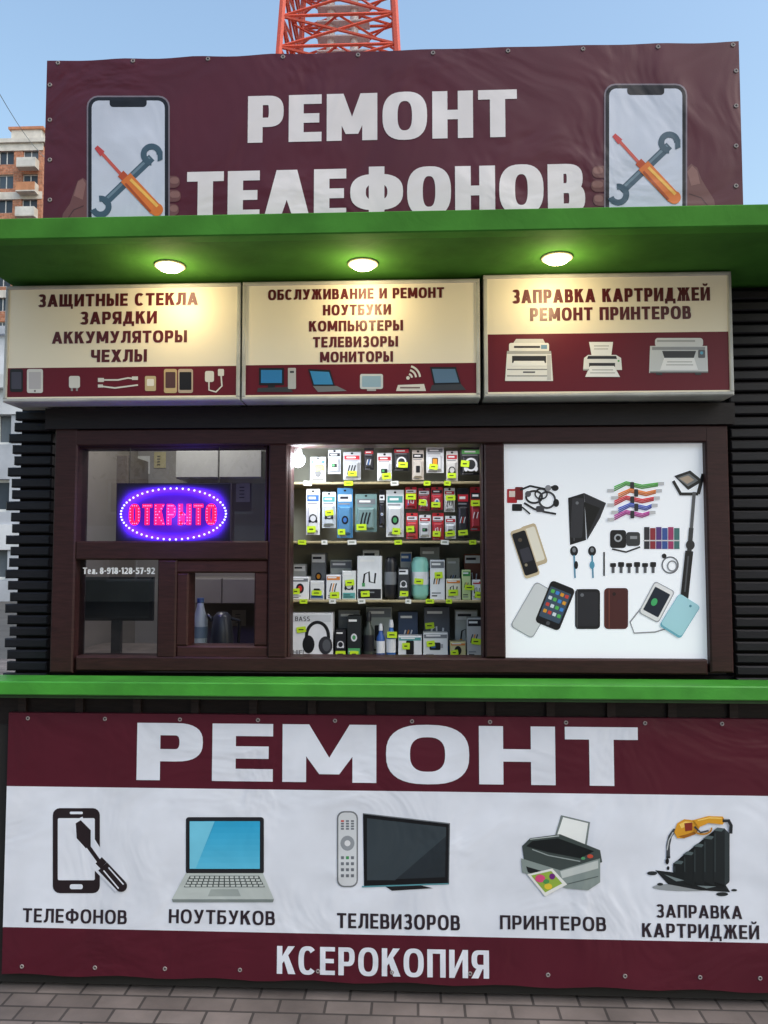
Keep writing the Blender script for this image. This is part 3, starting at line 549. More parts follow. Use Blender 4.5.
ar.line([(641,608),(630,622),(634,633),(655,632),(668,628)],1.4,(150,150,155)); ar.rr(645,584,668,620,3,(170,172,178),rot=28); ar.rr(646,585,667,619,3,(240,240,242),rot=28); ar.rr(648,589,665,615,1,(30,40,56),rot=28); ar.ell(654,602,3,4,(70,180,110),rot=28); cut('phone_picture')
ar.rr(667,597,692,635,3,(110,180,200),rot=32); ar.rr(668,597,692,633,3,(176,224,236),rot=32); ar.ell(690,606,1.3,1.3,(90,150,170)); cut('power_bank_picture')

# ---------- open LED sign
YO=.105
a,b,c_,e=R(116,483,231,545,YO); ocx,ocz=(a+b)/2,(c_+e)/2; X_0,X_1,Z_0,Z_1=R(121,489,226,540,YO); orx=(X_1-X_0)/2; orz=(Z_1-Z_0)/2
led=thing('open_sign','oval LED open sign glowing red and blue','led sign',(ocx,YO,c_))
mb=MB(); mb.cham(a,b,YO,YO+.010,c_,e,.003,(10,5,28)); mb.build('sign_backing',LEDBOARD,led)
mb=MB()
def gcol(rho):  # halo around the LEDs, painted as a violet emissive gradient
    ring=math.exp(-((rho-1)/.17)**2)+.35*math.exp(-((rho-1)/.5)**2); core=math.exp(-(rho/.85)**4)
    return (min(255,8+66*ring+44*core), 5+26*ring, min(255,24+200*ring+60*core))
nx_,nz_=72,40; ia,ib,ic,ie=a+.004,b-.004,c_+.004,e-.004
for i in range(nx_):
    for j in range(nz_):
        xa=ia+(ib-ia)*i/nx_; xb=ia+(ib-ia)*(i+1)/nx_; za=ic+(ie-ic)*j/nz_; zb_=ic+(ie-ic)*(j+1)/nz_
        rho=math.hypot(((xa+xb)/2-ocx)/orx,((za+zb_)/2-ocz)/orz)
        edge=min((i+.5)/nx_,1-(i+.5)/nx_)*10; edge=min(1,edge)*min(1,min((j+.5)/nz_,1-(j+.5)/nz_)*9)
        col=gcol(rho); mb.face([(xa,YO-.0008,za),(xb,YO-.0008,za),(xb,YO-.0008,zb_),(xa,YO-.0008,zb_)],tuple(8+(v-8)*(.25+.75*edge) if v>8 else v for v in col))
mb.build('painted_glow_panel',LEDBOARD,led,label='violet LED glow painted onto the sign board')
def dot(mb,x,z,y,r):
    n=8; mb.raw([(x+r*math.cos(2*math.pi*i/n),y,z+r*math.sin(2*math.pi*i/n)) for i in range(n)]+[(x+.6*r*math.cos(2*math.pi*i/n),y-.6*r,z+.6*r*math.sin(2*math.pi*i/n)) for i in range(n)],[(i,(i+1)%n,n+(i+1)%n,n+i) for i in range(n)]+[tuple(range(n,2*n))],(255,255,255))
ar=Art(YO,.0018); ar.btext('ОТКРЫТО',129,504,217,525,(245,20,74),.23,.18,.16); ar.build('letter_strokes',LEDSTROKE,led,label='glowing red letter strokes')
GL={'О':"01110 10001 10001 10001 10001 10001 01110",'Т':"11111 00100 00100 00100 00100 00100 00100",'К':"10001 10010 10100 11000 10100 10010 10001",'Р':"11110 10001 10001 11110 10000 10000 10000",'Ы':"10001 10001 10001 11101 10011 10011 11101"}
mb=MB(); nat=sum(GW[c] for c in 'ОТКРЫТО')+.16*6; x=129; k=88/nat
for ch in 'ОТКРЫТО':
    w=GW[ch]*k
    for r_,row in enumerate(GL[ch].split()):
        for c2,v in enumerate(row):
            if v=='1':
                q_=P(x+1.5+(w-3)*c2/4,505.8+r_*2.95,YO); dot(mb,q_.x,q_.z,YO-.0024,.0027)
    x+=w+.16*k
mb.build('lettering',LEDR,led,label='red dot lettering')
mb=MB()
for i in range(54):
    t=2*math.pi*i/54; dot(mb,ocx+orx*math.cos(t),ocz+orz*math.sin(t),YO-.001,.0042)
mb.build('led_border',LEDB,led,label='blue dotted oval')
for dy,en in ((-.09,1.4),(.14,1.6)):
    ld=bpy.data.lights.new('open_sign_light','POINT'); ld.energy=en; ld.color=(.16,.08,1); ld.shadow_soft_size=.05
    lo=bpy.data.objects.new('open_sign_light',ld); sc.collection.objects.link(lo); lo.parent=led; lo.location=Vector((ocx,YO+dy,ocz))-WL[led.name]
mb=MB()
for x in (a+.05,b-.05): mb.beam((x,YO+.005,e),(x,YO+.005,P(170,446,YO).z),.0015,5,(30,30,30))
mb.build('hanging_wire',PLAST,led)

# ---------- shelves
YG=.30
sxa=P(286,550,YG).x-.03; sxb=P(486,550,YG).x+.03
rows=[482,541,600,659]
zs=[P(384,r_,YG).z for r_ in rows]
TAG=(206,238,50)
random.seed(5)
sh=thing('display_shelving','open shelving stocked with phone accessories behind window','shelf',((sxa+sxb)/2,.45,.12))
mb=MB()
for x in (sxa,sxb-.02): mb.box(x,x+.02,YG+.01,.66,.12,ZC-.25,(150,130,100))
mb.build('side_panel',WOOD,sh)
mb=MB(); mb.box(sxa+.02,sxb-.02,.52,.54,.12,ZC-.25,(176,178,166)); mb.build('back_panel',PLASTER,sh)
for z,r_ in zip(zs,rows):
    mb=MB(); mb.cham(sxa+.021,sxb-.021,YG-.01,.518,z-.010,z,.002,(176,162,126)); shelf=mb.build('shelf',WOOD,sh)
    x=296+random.random()*12
    while x<470 and r_<650:
        ar=Art(YG-.011,.0004,.0002); tw=random.uniform(6,9); ar.rr(x,r_-1.0,x+tw,r_+3.6,.5,TAG if random.random()<.7 else (235,235,230),rot=random.uniform(-4,4)); ar.rect(x+1.5,r_+.6,x+tw-2,r_+1.5,(60,70,30)); ar.build('price_tag',CARD,shelf)
        x+=random.uniform(20,48)
def colname(c):
    r,g,b=c
    if max(c)<70: return 'black'
    if min(c)>190: return 'white'
    if r>150 and g<100 and b<120: return 'red'
    if b>r+25 and b>=g: return 'blue'
    if g>r and g>=b: return 'green'
    if r>g+30: return 'orange'
    return 'grey'
ordn=['top','second','third','bottom']
def product(x0,x1,top_,row,c1,c2,kind='box',tag=0,depth=.07,back=0,base=None):
    floor_=base is None
    base=rows[row] if floor_ else base; y=YG+.012+back; a,b,zl,e=R(x0,top_,x1,base,y); z=(zs[row] if floor_ else zl)+.0006
    a+=.001;b-=.001
    e=max(e,z+.02)
    nm={'box':'product_box','blister':'hanging_pack','round':'speaker','bottle':'spray_bottle','head':'headphone_box'}[kind]
    t=thing(nm,'%s %s on the %s shelf'%(colname(c1),{'box':'accessory carton with price tag','blister':'blister pack of accessories','round':'round portable speaker','bottle':'cleaning spray bottle','head':'printed headphone box'}[kind],ordn[row]),{'box':'box','blister':'pack','round':'speaker','bottle':'bottle','head':'box'}[kind],((a+b)/2,y+depth/2,z),'goods on the shelves')
    w=b-a;h=e-z; W=x1-x0; Hh=base-top_
    def pict(ar,cx,cy,u,bgc):
        k=random.choice('abcdef'); dk=D if sum(bgc)>330 else (225,225,230); acc=random.choice([(60,110,180),(200,60,50),(230,150,40),(80,160,100),D])
        if k=='a': ar.ring(cx,cy,u*.26,u*.28,u*.09,dk); ar.ell(cx-u*.24,cy+u*.2,u*.09,u*.13,dk); ar.ell(cx+u*.24,cy+u*.2,u*.09,u*.13,dk)
        elif k=='b': ar.rr(cx-u*.17,cy-u*.3,cx+u*.17,cy+u*.3,u*.05,dk); ar.rr(cx-u*.13,cy-u*.24,cx+u*.13,cy+u*.22,u*.02,acc)
        elif k=='c': ar.line([(cx-u*.25,cy+u*.25),(cx-u*.2,cy-u*.15),(cx-.02*u,cy-u*.25),(cx,cy+u*.15),(cx+u*.2,cy+u*.2),(cx+u*.24,cy-u*.2)],u*.07,dk); ar.rect(cx-u*.3,cy+u*.2,cx-u*.18,cy+u*.34,acc)
        elif k=='d': ar.ell(cx,cy,u*.22,u*.28,dk); ar.ell(cx,cy,u*.12,u*.16,acc)
        elif k=='e': ar.rr(cx-u*.24,cy-u*.14,cx+u*.2,cy+u*.16,u*.05,dk); ar.rect(cx+u*.2,cy-u*.08,cx+u*.3,cy+u*.08,(170,170,174)); ar.rr(cx-u*.18,cy-u*.08,cx,cy+u*.08,u*.02,acc)
        else:
            for j in range(3): ar.line([(cx-u*.25+j*u*.16,cy+u*.28),(cx-u*.2+j*u*.16,cy),(cx-u*.12+j*u*.16,cy-u*.28)],u*.07,acc if j%2 else dk)
    if kind in('box','head'):
        mb=MB(); mb.cham(a,b,y,y+depth,z,e,.0015,c1); mb.box(a+.003,b-.003,y+.004,y+depth-.004,e,e+.0008,[v*.85 for v in c1]); mb.build('carton',CARD,t)
        ar=Art(y,.0005,.0002)
        if kind=='head':
            ar.rect(x0+2,top_+2,x1-2,top_+9,(215,218,225)); ar.btext('BASS',x0+5,top_+3.5,x0+20,top_+8,(90,90,96))
            cx=x0+W*.64; cy=top_+Hh*.55; ar.ring(cx,cy-2,11,14,3.2,D,-200,20); ar.ell(cx-9,cy+6,6,9,D); ar.ell(cx+8,cy+7,7,9,(52,52,58)); ar.ell(cx+9,cy+7,4,6,(90,92,98)); ar.btext('HIFI',x0+3,base-9,x0+14,base-5,(90,90,96))
        else:
            if random.random()<.6: ar.rect(x0+1,top_+1.5,x1-1,top_+Hh*.2,c2)
            else: ar.rect(x0+1,base-Hh*.25,x1-1,base-1.5,c2)
            pict(ar,(x0+x1)/2,top_+Hh*.5,min(W,Hh),c1)
            ar.rect(x0+W*.12,top_+Hh*.08,x0+W*.7,top_+Hh*.13,(240,240,240) if sum(c2)<450 else (40,40,50))
            dk=D if sum(c1)>330 else (220,220,225)
            for j in range(2): ar.rect(x0+W*.12,base-Hh*(.12+j*.07),x0+W*random.uniform(.4,.8),base-Hh*(.09+j*.07),dk if random.random()<.5 else (130,134,140))
        ar.build('printed_front',CARD,t)
    elif kind=='blister':
        mb=MB(); xm=(a+b)/2
        mb.box(a,b,y,y+.003,z,e,c1)
        mb.beam((xm,y+.0031,e-h*.05),(xm,.519,e-h*.05),.002,6,(170,170,170)); mb.build('backing_card',CARD,t)
        mb=MB(); mb.cham(a+w*.12,b-w*.12,y-.012,y-.0002,z+h*.08,z+h*.62,.006,[v*.82+20 for v in c1]); mb.build('blister_shell',PLAST,t)
        ar=Art(y-.012,.0005,.0002); pict(ar,(x0+x1)/2,top_+Hh*.64,W*.95,c1); ar.build('packed_item',CARD,t)
        ar=Art(y,.0005,.0002); ar.ell((x0+x1)/2,top_+Hh*.05,1.3,1.1,(20,20,22),8); ar.rect(x0+W*.08,top_+Hh*.13,x1-W*.08,top_+Hh*.27,c2); ar.rect(x0+W*.2,top_+Hh*.17,x0+W*.7,top_+Hh*.22,(245,245,245) if sum(c2)<450 else (50,50,60)); ar.rect(x0+W*.1,top_+Hh*.3,x0+W*.8,top_+Hh*.33,(140,140,146)); ar.rect(x0+W*.1,base-Hh*.06,x0+W*.6,base-Hh*.03,(150,150,156)); ar.build('printed_front',CARD,t)
    elif kind=='round':
        mb=MB(); r_=w/2; cx=(a+b)/2; mb.lathe(cx,y+r_,[(r_*.7,z),(r_,z+h*.12),(r_*1.0,z+h*.5),(r_,z+h*.85),(r_*.8,z+h*.97),(r_*.5,z+h)],20,c1); mb.build('speaker_body',PLAST,t,smooth=True)
        mb=MB(); mb.lathe(cx,y+r_,[(r_*1.02,z+h*.35),(r_*1.03,z+h*.4),(r_*1.03,z+h*.6),(r_*1.02,z+h*.65)],20,c2); mb.build('grille_band',PLAST,t)
    elif kind=='bottle':
        mb=MB(); r_=w/2; cx=(a+b)/2; mb.lathe(cx,y+r_,[(r_*.9,z),(r_,z+h*.05),(r_,z+h*.6),(r_*.5,z+h*.72),(r_*.4,z+h*.8)],16,c1); mb.build('bottle_body',PLAST,t,smooth=True)
        mb=MB(); mb.lathe(cx,y+r_,[(r_*.5,z+h*.8),(r_*.5,z+h*.88),(r_*.35,z+h)],12,c2); mb.build('cap',PLAST,t)
        mb=MB(); mb.lathe(cx,y+r_,[(r_*1.02,z+h*.15),(r_*1.02,z+h*.5)],16,c2); mb.build('printed_band',CARD,t)
    if tag:
        tx=x0+(x1-x0)*random.uniform(.0,.35); ty=random.choice([base-9,base-8,top_+ (base-top_)*.5,top_+(base-top_)*.3]); yy=y-.016 if kind=='blister' else y-.004
        ar=Art(yy,0,.0002); tw=random.uniform(7.5,10); th=random.uniform(5,6.5); ar.rr(tx,ty,tx+tw,ty+th,.6,TAG,rot=random.uniform(-8,8)); ar.rect(tx+2,ty+th*.4,tx+tw-2.5,ty+th*.6,(60,70,30)); ar.build('price_tag',CARD,t)
Wc=(232,234,238); Gy=(120,124,130); Re=(190,40,54); Bl=(60,104,170); Te=(90,160,160); Or=(220,130,60); Dk=(34,34,40)
random.seed(11)
for it in [(310,326,457,482,(205,208,212),Bl,1),(328,341,450,474,(200,205,215),Dk,0),(343,361,452,480,(180,184,190),Re,1),(364,374,448,470,Dk,Re,0),(377,392,453,481,Wc,Re,1),(393,410,446,471,Dk,Re,1),(412,424,450,480,(210,200,190),Dk,0),(426,444,445,473,Wc,Gy,1),(446,458,451,481,(220,216,214),Re,1),(460,482,446,475,Dk,(90,180,90),1)]:
    product(it[0],it[1],it[2],0,it[4],it[5],'blister',it[6],base=it[3])
for it in [(306,320,489,535,Wc,Bl,1),(322,336,492,528,(215,225,235),Te,1),(337,353,488,538,(80,140,190),Wc,1),(355,377,494,532,(120,150,150),Gy,1),(379,385,490,528,Dk,Wc,0),(386,404,490,537,Wc,Te,1),(405,417,487,509,Re,Wc,1),(418,430,488,511,(150,40,60),Wc,1),(431,443,487,510,Re,Dk,1),(444,455,488,512,(225,222,220),Re,1),(457,469,488,538,Dk,Re,1),(470,482,487,531,(170,36,46),Dk,1)]:
    product(it[0],it[1],it[2],1,it[4],it[5],'blister',it[6],base=it[3])
for it in [(406,418,513,539,(205,60,66),Wc,1),(419,431,515,538,Wc,Re,0),(432,444,513,540,(190,40,50),Wc,1),(445,456,516,539,Wc,Re,1)]:
    product(it[0],it[1],it[2],1,it[4],it[5],'blister',it[6],back=-.005,base=it[3])
for it in [(291,309,577,Wc,Gy,1),(310,324,581,(222,224,226),Bl,1),(326,341,575,Wc,Or,1),(342,356,571,(225,228,228),Te,1),(357,382,556,Wc,Dk,1,'box'),(384,397,557,Dk,Gy,0,'round'),(398,409,568,(60,62,66),Wc,1,'box'),(411,429,557,(150,215,200),Wc,1,'round'),(430,445,560,Wc,Gy,1,'box'),(446,461,579,(228,225,205),Or,1),(462,471,570,(200,220,160),(60,140,70),1),(472,482,580,Wc,Re,1)]:
    product(it[0],it[1],it[2],2,it[3],it[4],it[6] if len(it)>6 else 'box',it[5])
for it in [(293,306,564,(176,180,184),Wc,0),(311,326,553,Gy,Wc,0),(330,352,560,(190,196,190),Gy,0),(362,380,549,(126,130,134),Wc,0),(400,412,552,(200,200,196),Bl,0),(420,440,547,(150,152,150),Or,0),(446,460,558,(190,190,180),Re,0),(464,481,554,(116,70,56),Wc,0)]:
    product(it[0],it[1],it[2],2,it[3],it[4],'box',it[5],back=.10)
product(290,333,613,3,(236,238,244),Gy,'head',1)
for it in [(335,346,630,Dk,Gy,1,'box'),(347,361,616,(40,44,46),(90,170,110),1,'box'),(363,374,612,(60,66,60),Dk,0,'bottle'),(376,385,624,(50,90,160),Wc,0,'bottle'),(386,396,620,(60,110,180),Wc,1,'bottle'),(398,422,636,Wc,Te,1,'box'),(423,448,633,(226,228,230),Gy,1,'box'),(450,466,642,(210,200,150),Or,1,'box'),(467,482,618,(190,190,190),Dk,1,'box')]:
    product(it[0],it[1],it[2],3,it[3],it[4],it[6],it[5])
for it in [(338,360,610,(130,134,132),Gy,0),(366,392,607,(170,176,170),Gy,0),(398,418,612,(70,84,110),Or,1),(424,450,607,(96,100,110),Bl,1),(455,478,610,(190,192,188),Wc,1)]:
    product(it[0],it[1],it[2],3,it[3],it[4],'box',it[5],back=.10)
# LED bulb in the shop
q=P(298,460,.20)
lt=thing('led_lamp','small bright white LED lamp inside the shop window','lamp',(q.x,.20,q.z-.03))
mb=MB(); mb.lathe(q.x,.20,[(.006,q.z-.029),(.018,q.z-.024),(.026,q.z-.013),(.029,q.z),(.026,q.z+.013),(.016,q.z+.022)],18,(255,255,255)); mb.build('bulb',BULB,lt,smooth=True)
mb=MB(); mb.lathe(q.x,.20,[(.016,q.z+.023),(.017,q.z+.03),(.010,q.z+.05)],14,(210,210,210)); mb.beam((q.x,.20,q.z+.05),(q.x,.20,ZC-.06),.003,6,(30,30,30)); mb.build('lamp_socket',PLAST,lt)
ld=bpy.data.lights.new('led_lamp_light','POINT'); ld.energy=3.0; ld.color=(.93,.97,1); ld.shadow_soft_size=.03
lo=bpy.data.objects.new('led_lamp_light',ld); sc.collection.objects.link(lo); lo.parent=lt; lo.location=Vector((q.x+.05,.145,q.z-.02))-WL[lt.name]
zt=P(384,440,.2).z  # added strip light, hidden behind the lintel, to brighten the goods
lt=thing('added_fill_strip','unseen white strip light added to brighten the shelves','lamp',((sxa+sxb)/2,.205,zt))
mb=MB(); mb.cham(sxa+.03,sxb-.03,.195,.215,zt,zt+.012,.002,(220,220,220)); mb.build('fill_strip_housing',PLAST,lt)
ld=bpy.data.lights.new('added_fill_strip_light','AREA'); ld.energy=2.0; ld.color=(.95,.98,1); ld.shape='RECTANGLE'; ld.size=sxb-sxa-.08; ld.size_y=.02
lo=bpy.data.objects.new('added_fill_strip_light',ld); sc.collection.objects.link(lo); lo.parent=lt; lo.location=Vector(((sxa+sxb)/2,.205,zt-.004))-WL[lt.name]; lo.rotation_euler=(rad(-10),0,0)
# unseen lamp added to brighten the dark work bay
lx=(XL+sxa)/2
lt=thing('added_bay_lamp','unseen round lamp added to brighten the desk bay','lamp',(lx,.62,ZC-.10))
mb=MB(); mb.lathe(lx,.62,[(.10,ZC-.062),(.12,ZC-.075),(.09,ZC-.098),(.04,ZC-.104)],24,(240,240,235)); mb.build('lamp_shade',PLAST,lt,smooth=True)
ld=bpy.data.lights.new('added_bay_lamp_light','AREA'); ld.energy=7; ld.color=(1,.97,.93); ld.shape='DISK'; ld.size=.25
lo=bpy.data.objects.new('added_bay_lamp_light',ld); sc.collection.objects.link(lo); lo.parent=lt; lo.location=Vector((lx,.62,ZC-.108))-WL[lt.name]

# ---------- inside the left bay
dx0,dx1=XL+.08,sxa-.02
dz=P(120,655,.4).z
desk=MB(); desk.box(dx0,dx1,.24,.85,dz-.025,dz,(120,110,104)); desk.box(dx0,dx0+.03,.26,.83,.12,dz-.026,(110,100,94)); desk.box(dx1-.03,dx1,.26,.83,.12,dz-.026,(110,100,94)); 
t=thing('desk','grey work desk behind the serving window','desk',((dx0+dx1)/2,.55,.12)); desk.build('desk_top',WOOD,t)
y=.26; a,b,c_,e=R(80,577,152,621,y)
t=thing('computer_monitor','black computer monitor on the work desk','monitor',((a+b)/2,y+.03,dz))
mb=MB(); mb.cham(a,b,y,y+.03,c_,e,.012,(14,14,18)); mb.build('monitor_body',PLAST,t)
mb=MB(); mb.face([(a+.014,y-.001,c_+.02),(b-.014,y-.001,c_+.02),(b-.014,y-.001,e-.014),(a+.014,y-.001,e-.014)],(5,5,8)); mb.build('screen',CARD,t)
mb=MB(); mb.box((a+b)/2-.02,(a+b)/2+.02,y+.006,y+.026,dz+.008,c_,(20,20,24)); mb.box((a+b)/2-.08,(a+b)/2+.08,y-.015,y+.09,dz+.0005,dz+.008,(20,20,24)); mb.build('stand',PLAST,t)
q=P(200,640,.42); zt=P(200,598,.42).z
t=thing('water_bottle','clear blue plastic water bottle on the desk','bottle',(q.x,.42,dz))
mb=MB(); h=zt-dz; mb.lathe(q.x,.42,[(.028,dz+.0005),(.032,dz+.02),(.030,dz+h*.35),(.032,dz+h*.6),(.015,dz+h*.85),(.013,dz+h*.92)],18,(176,190,196)); mb.build('bottle_body',PLAST,t,smooth=True)
mb=MB(); mb.lathe(q.x,.42,[(.015,dz+h*.92),(.015,dz+h)],14,(70,100,150)); mb.build('cap',PLAST,t)
mb=MB(); mb.lathe(q.x,.42,[(.0315,dz+h*.3),(.0325,dz+h*.5)],18,(110,130,150)); mb.build('printed_band',CARD,t)
q=P(222,640,.40); zt=P(222,612,.40).z
t=thing('electric_kettle','black electric kettle on the desk','kettle',(q.x,.40,dz)); h=zt-dz
mb=MB(); mb.lathe(q.x,.40,[(.050,dz+.0005),(.052,dz+.02),(.046,dz+h*.5),(.038,dz+h*.9),(.02,dz+h)],20,(46,50,58)); mb.beam((q.x-.04,.40,dz+h*.8),(q.x-.065,.40,dz+h*.95),.012,8,(46,50,58),r2=.006); mb.build('kettle_body',PLAST,t,smooth=True)
mb=MB(); mb.beam((q.x+.04,.40,dz+h*.85),(q.x+.075,.40,dz+h*.8),.007,8,BLK); mb.beam((q.x+.075,.40,dz+h*.8),(q.x+.07,.40,dz+h*.3),.007,8,BLK); mb.build('handle',PLAST,t)
y=1.0
for (x0,y0,x1,y1,cl) in ((82,455,128,500,(120,110,104)),(175,450,262,478,(190,188,184)),(182,578,262,604,(150,146,140))):
    a,b,c_,e=R(x0,y0,x1,y1,y); t=thing('wall_cabinet','pale wall cabinet inside the kiosk','cabinet',((a+b)/2,y+.15,c_))
    mb=MB(); mb.box(a,b,y+.02,1.298,c_,e,cl); mb.build('cabinet_body',PLAST,t)
    mb=MB(); xm=(a+b)/2; mb.cham(a+.003,xm-.002,y,y+.018,c_+.003,e-.003,.003,cl); mb.cham(xm+.002,b-.003,y,y+.018,c_+.003,e-.003,.003,cl); mb.build('door',PLAST,t)
for (x0,y0,x1,y1,cl) in ((136,456,150,474,(225,225,220)),(154,452,166,468,(200,190,150)),(236,482,250,502,(220,222,225)),(232,610,246,626,(215,210,200)),(84,628,100,646,(210,208,204)),(120,626,134,640,(190,196,205))):
    a,b,c_,e=R(x0,y0,x1,y1,1.296); t=thing('paper_notice','paper notice pinned to the inner kiosk wall','notice',((a+b)/2,1.296,c_),'notices on the inner wall')
    mb=MB(); mb.face([(a,1.296,c_),(b,1.296,c_),(b,1.293,e),(a,1.297,e)],cl); mb.build('paper_sheet',CARD,t)
    mb=MB()
    for j in range(4): mb.face([(a+.02,1.290,c_+(e-c_)*(.2+.17*j)),(b-.03,1.290,c_+(e-c_)*(.2+.17*j)),(b-.03,1.290,c_+(e-c_)*(.24+.17*j)),(a+.02,1.290,c_+(e-c_)*(.24+.17*j))],(90,90,96))
    mb.build('ruled_lines',CARD,t)

# ---------- apartment buildings
def building(label,x0,x1,y,depth,h,st,bays,wm,wcol,band,balc,face=1):
    t=thing('apartment_building',label,'building',((x0+x1)/2,y+face*depth/2,0))
    def bx(mb,xa,xb,ya,yb_,za,zb_,c):
        y1_,y2_=y+face*ya,y+face*yb_; mb.box(xa,xb,min(y1_,y2_),max(y1_,y2_),za,zb_,c)
    mb=MB(); bx(mb,x0,x1,.3,depth,0,h,wcol); sh_=h/st; bw=(x1-x0)/bays
    for s_ in range(st+1):
        za=s_*sh_-.5 if s_ else 0; zb_=min(h,s_*sh_+.75) if s_<st else h
        bx(mb,x0,x1,0,.299,za,zb_,wcol)
    for k2 in range(bays+1):
        xa=x0+k2*bw-(.55 if k2 else 0); xb=x0+k2*bw+(.55 if k2<bays else 0)
        for s_ in range(st): bx(mb,xa,xb,.004,.298,s_*sh_+.75,(s_+1)*sh_-.5,wcol)
    mb.build('wall',wm,t)
    mb=MB()
    for s_ in range(1,st+1,2): bx(mb,x0-.05,x1+.05,-.08,-.003,s_*sh_-.6,s_*sh_+.3,band)
    bx(mb,x0-.3,x1+.3,-.35,depth+.3,h+.31,h+.8,band); mb.build('cornice',PLASTER,t)
    mb=MB(); bx(mb,x0+(x1-x0)*.7,x0+(x1-x0)*.95,1,5,h+.8,h+2.6,band); bx(mb,x0+(x1-x0)*.68,x0+(x1-x0)*.97,.8,5.2,h+2.6,h+2.9,wcol); mb.build('roof_structure',PLASTER,t)
    for s_ in range(st):
        for k2 in range(bays):
            xa=x0+k2*bw+.56; xb=x0+(k2+1)*bw-.56; za=s_*sh_+.76; zb_=(s_+1)*sh_-.51; mb=MB(); F_=(225,225,222)
            bx(mb,xa,xb,.22,.28,za,za+.1,F_); bx(mb,xa,xb,.22,.28,zb_-.1,zb_,F_); bx(mb,xa,xa+.1,.221,.279,za+.1,zb_-.1,F_); bx(mb,xb-.1,xb,.221,.279,za+.1,zb_-.1,F_); xm=(xa+xb)/2; bx(mb,xm-.05,xm+.05,.221,.279,za+.1,zb_-.1,F_)
            yy=y+face*.27; mb.face([(xa,yy,za),(xb,yy,za),(xb,yy,zb_),(xa,yy,zb_)],random.choice([(70,84,98),(54,64,76),(96,104,112)])); mb.build('window',PLAST,t)
            if balc and k2%2==0:
                mb=MB(); c5=(215,205,190); bx(mb,xa-.2,xb+.2,-1.1,-.09,za-.9,za-.75,(215,210,200)); bx(mb,xa-.2,xb+.2,-1.1,-1.02,za-.75,za+.25,random.choice([(215,205,190),(206,146,110),(225,222,215)])); bx(mb,xa-.2,xa-.12,-1.02,-.09,za-.75,za+.25,c5); bx(mb,xb+.12,xb+.2,-1.02,-.09,za-.75,za+.25,c5); mb.build('balcony',PLASTER,t)
yb=85; hx=P(43,150,yb).x; ht=P(20,146,yb).z
building('peach brick apartment tower with white bands and balconies',hx-15,hx,yb,12,ht,17,5,BRICKW,(206,142,110),(228,222,212),True)
yb=24; hx=P(24,500,yb).x; ht=P(10,398,yb).z
building('low pale grey apartment block with balconies',hx-9,hx,yb,8,ht,3,4,PLASTER,(186,190,198),(214,216,220),True)
building('pale apartment block across the street',-16,8,-26,8,13,5,7,PLASTER,(190,184,174),(235,232,225),False,face=-1)

# trees across the street (seen mirrored in the panes)
def tree(x,y,h,seed,lab):
    rnd=random.Random(seed); t=thing('tree',lab,'tree',(x,y,0),'trees across the street')
    mb=MB(); tips=[]
    def br(p,d,l,r,lv):
        q=p+d*l; mb.beam(p,q,r,7,(84,72,60),r2=r*.65)
        if lv==0: tips.append(q); return
        for i in range(4 if lv>1 else 3):
            nd=(d+Vector((rnd.uniform(-1,1),rnd.uniform(-1,1),rnd.uniform(-.2,.7)))*.75).normalized(); br(q,nd,l*rnd.uniform(.55,.75),r*.55,lv-1)
    br(Vector((x,y,0)),Vector((0.03,0,1)).normalized(),h*.36,.15,3); mb.build('trunk',WOOD,t)
    mb=MB()
    for tp in tips:
        for i in range(40):
            c=tp+Vector((rnd.gauss(0,.38),rnd.gauss(0,.38),rnd.gauss(0,.32))); u=Vector((rnd.uniform(-1,1),rnd.uniform(-1,1),rnd.uniform(-1,1))).normalized(); v=u.orthogonal().normalized(); s_=rnd.uniform(.06,.12); g=rnd.uniform(.7,1.2)
            mb.face([c-u*s_,c-v*s_*.5,c+u*s_,c+v*s_*.5],(62*g,94*g,46*g))
    mb.build('crown',LEAFM,t)
tree(-4.6,-13,5.5,1,'leafy green street tree with spreading crown'); tree(2.4,-15,8,5,'tall leafy green tree beside the road')

# overhead cable
mb=MB(); A=P(-25,50,14); B=P(60,168,30); pts=[A.lerp(B,i/12)-Vector((0,0,.5*math.sin(math.pi*i/12))) for i in range(13)]
for i in range(12): mb.beam(pts[i],pts[i+1],.010,5,(70,74,80))
c=mb.build('overhead_cable',PLAST); c['label']='thin dark overhead cable crossing the sky'; c['category']='cable'

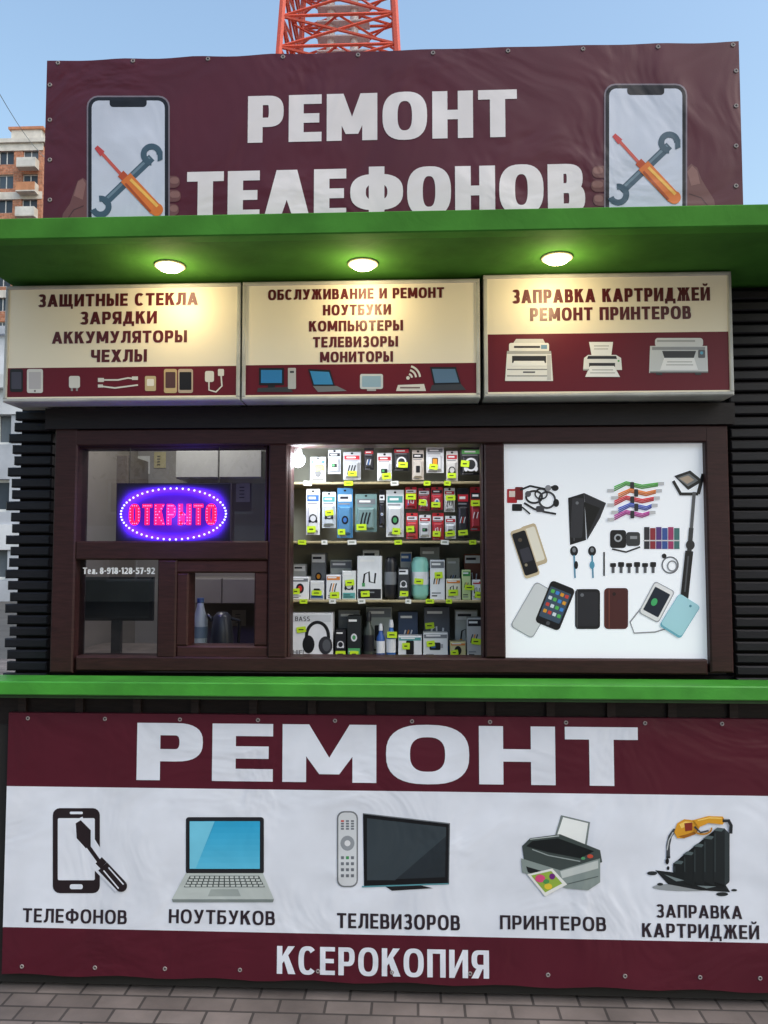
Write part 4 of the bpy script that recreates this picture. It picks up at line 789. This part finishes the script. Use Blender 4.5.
# ---------- lattice mast
ym=55; t0=P(279,50,ym); t1=P(397,50,ym); cxm=(t0.x+t1.x)/2; hw50=(t1.x-t0.x)/2; z50=t0.z
def hwz(z): return hw50+(z50-z)*.055
mast=thing('lattice_mast','red and white steel lattice communications mast','mast',(cxm,ym+5,0))
RD=(226,96,72); WH=(225,220,218)
mb=MB(); cyM=ym+hw50; zt=z50+26
corner=lambda z,i:Vector((cxm+hwz(z)*(1,1,-1,-1)[i],cyM+hwz(z)*(-1,1,1,-1)[i],z))
lv=[0]; 
while lv[-1]<zt: lv.append(lv[-1]+2.6)
for k2 in range(len(lv)-1):
    za,zb_=lv[k2],lv[k2+1]; col=RD if (za>z50-8 or int(za/10)%2==0) else WH
    for i in range(4):
        j=(i+1)%4
        mb.beam(corner(za,i),corner(zb_,i),.28,6,col); mb.beam(corner(zb_,i),corner(zb_,j),.13,5,col)
        mb.beam(corner(za,i),corner(zb_,j),.12,5,col); mb.beam(corner(za,j),corner(zb_,i),.12,5,col)
        m0=(corner(zb_,i)+corner(zb_,j))/2; mb.beam(m0,(corner(zb_,j)+corner(zb_,(j+1)%4))/2,.1,5,col)
mb.build('lattice',PAINT,mast)
mb=MB()
for dx_ in (-1.1,.9): mb.beam((cxm+dx_,cyM,0),(cxm+dx_,cyM,zt),.35,8,WH)
z=1
while z<zt: mb.box(cxm-2.2,cxm+2.2,cyM-.6,cyM+.6,z,z+.12,WH); z+=1.3
mb.build('cable_ladder',PAINT,mast)

# ---------- world, sun, camera
AZ=125; EL=48
w=bpy.data.worlds.new('World'); sc.world=w; w.use_nodes=True; nt=w.node_tree; bg=nt.nodes['Background']
sk=nt.nodes.new('ShaderNodeTexSky'); sk.sky_type='NISHITA'; sk.sun_disc=False; sk.sun_elevation=rad(EL); sk.sun_rotation=rad(AZ); sk.altitude=50; sk.air_density=1.9; sk.dust_density=3.0; sk.ozone_density=3.0
nt.links.new(sk.outputs[0],bg.inputs[0]); bg.inputs[1].default_value=.24
sd=bpy.data.lights.new('sun','SUN'); sd.energy=.6; sd.angle=rad(45); sd.color=(1,.97,.94)
so=bpy.data.objects.new('sun',sd); sc.collection.objects.link(so)
az=rad(AZ); el=rad(EL); dirv=Vector((math.sin(az)*math.cos(el),math.cos(az)*math.cos(el),math.sin(el)))
so.rotation_euler=dirv.to_track_quat('Z','Y').to_euler()
cd=bpy.data.cameras.new('camera'); cam=bpy.data.objects.new('camera',cd); sc.collection.objects.link(cam); sc.camera=cam
cam.location=(0,CAMY,CH); cam.rotation_euler=(rad(90)+PIT,0,YAW); cd.sensor_fit='VERTICAL'; cd.sensor_height=36; cd.lens=36*FPX/1024; cd.clip_start=.05; cd.clip_end=1500
sc.view_settings.view_transform='Standard'; sc.view_settings.look='None'; sc.view_settings.exposure=0
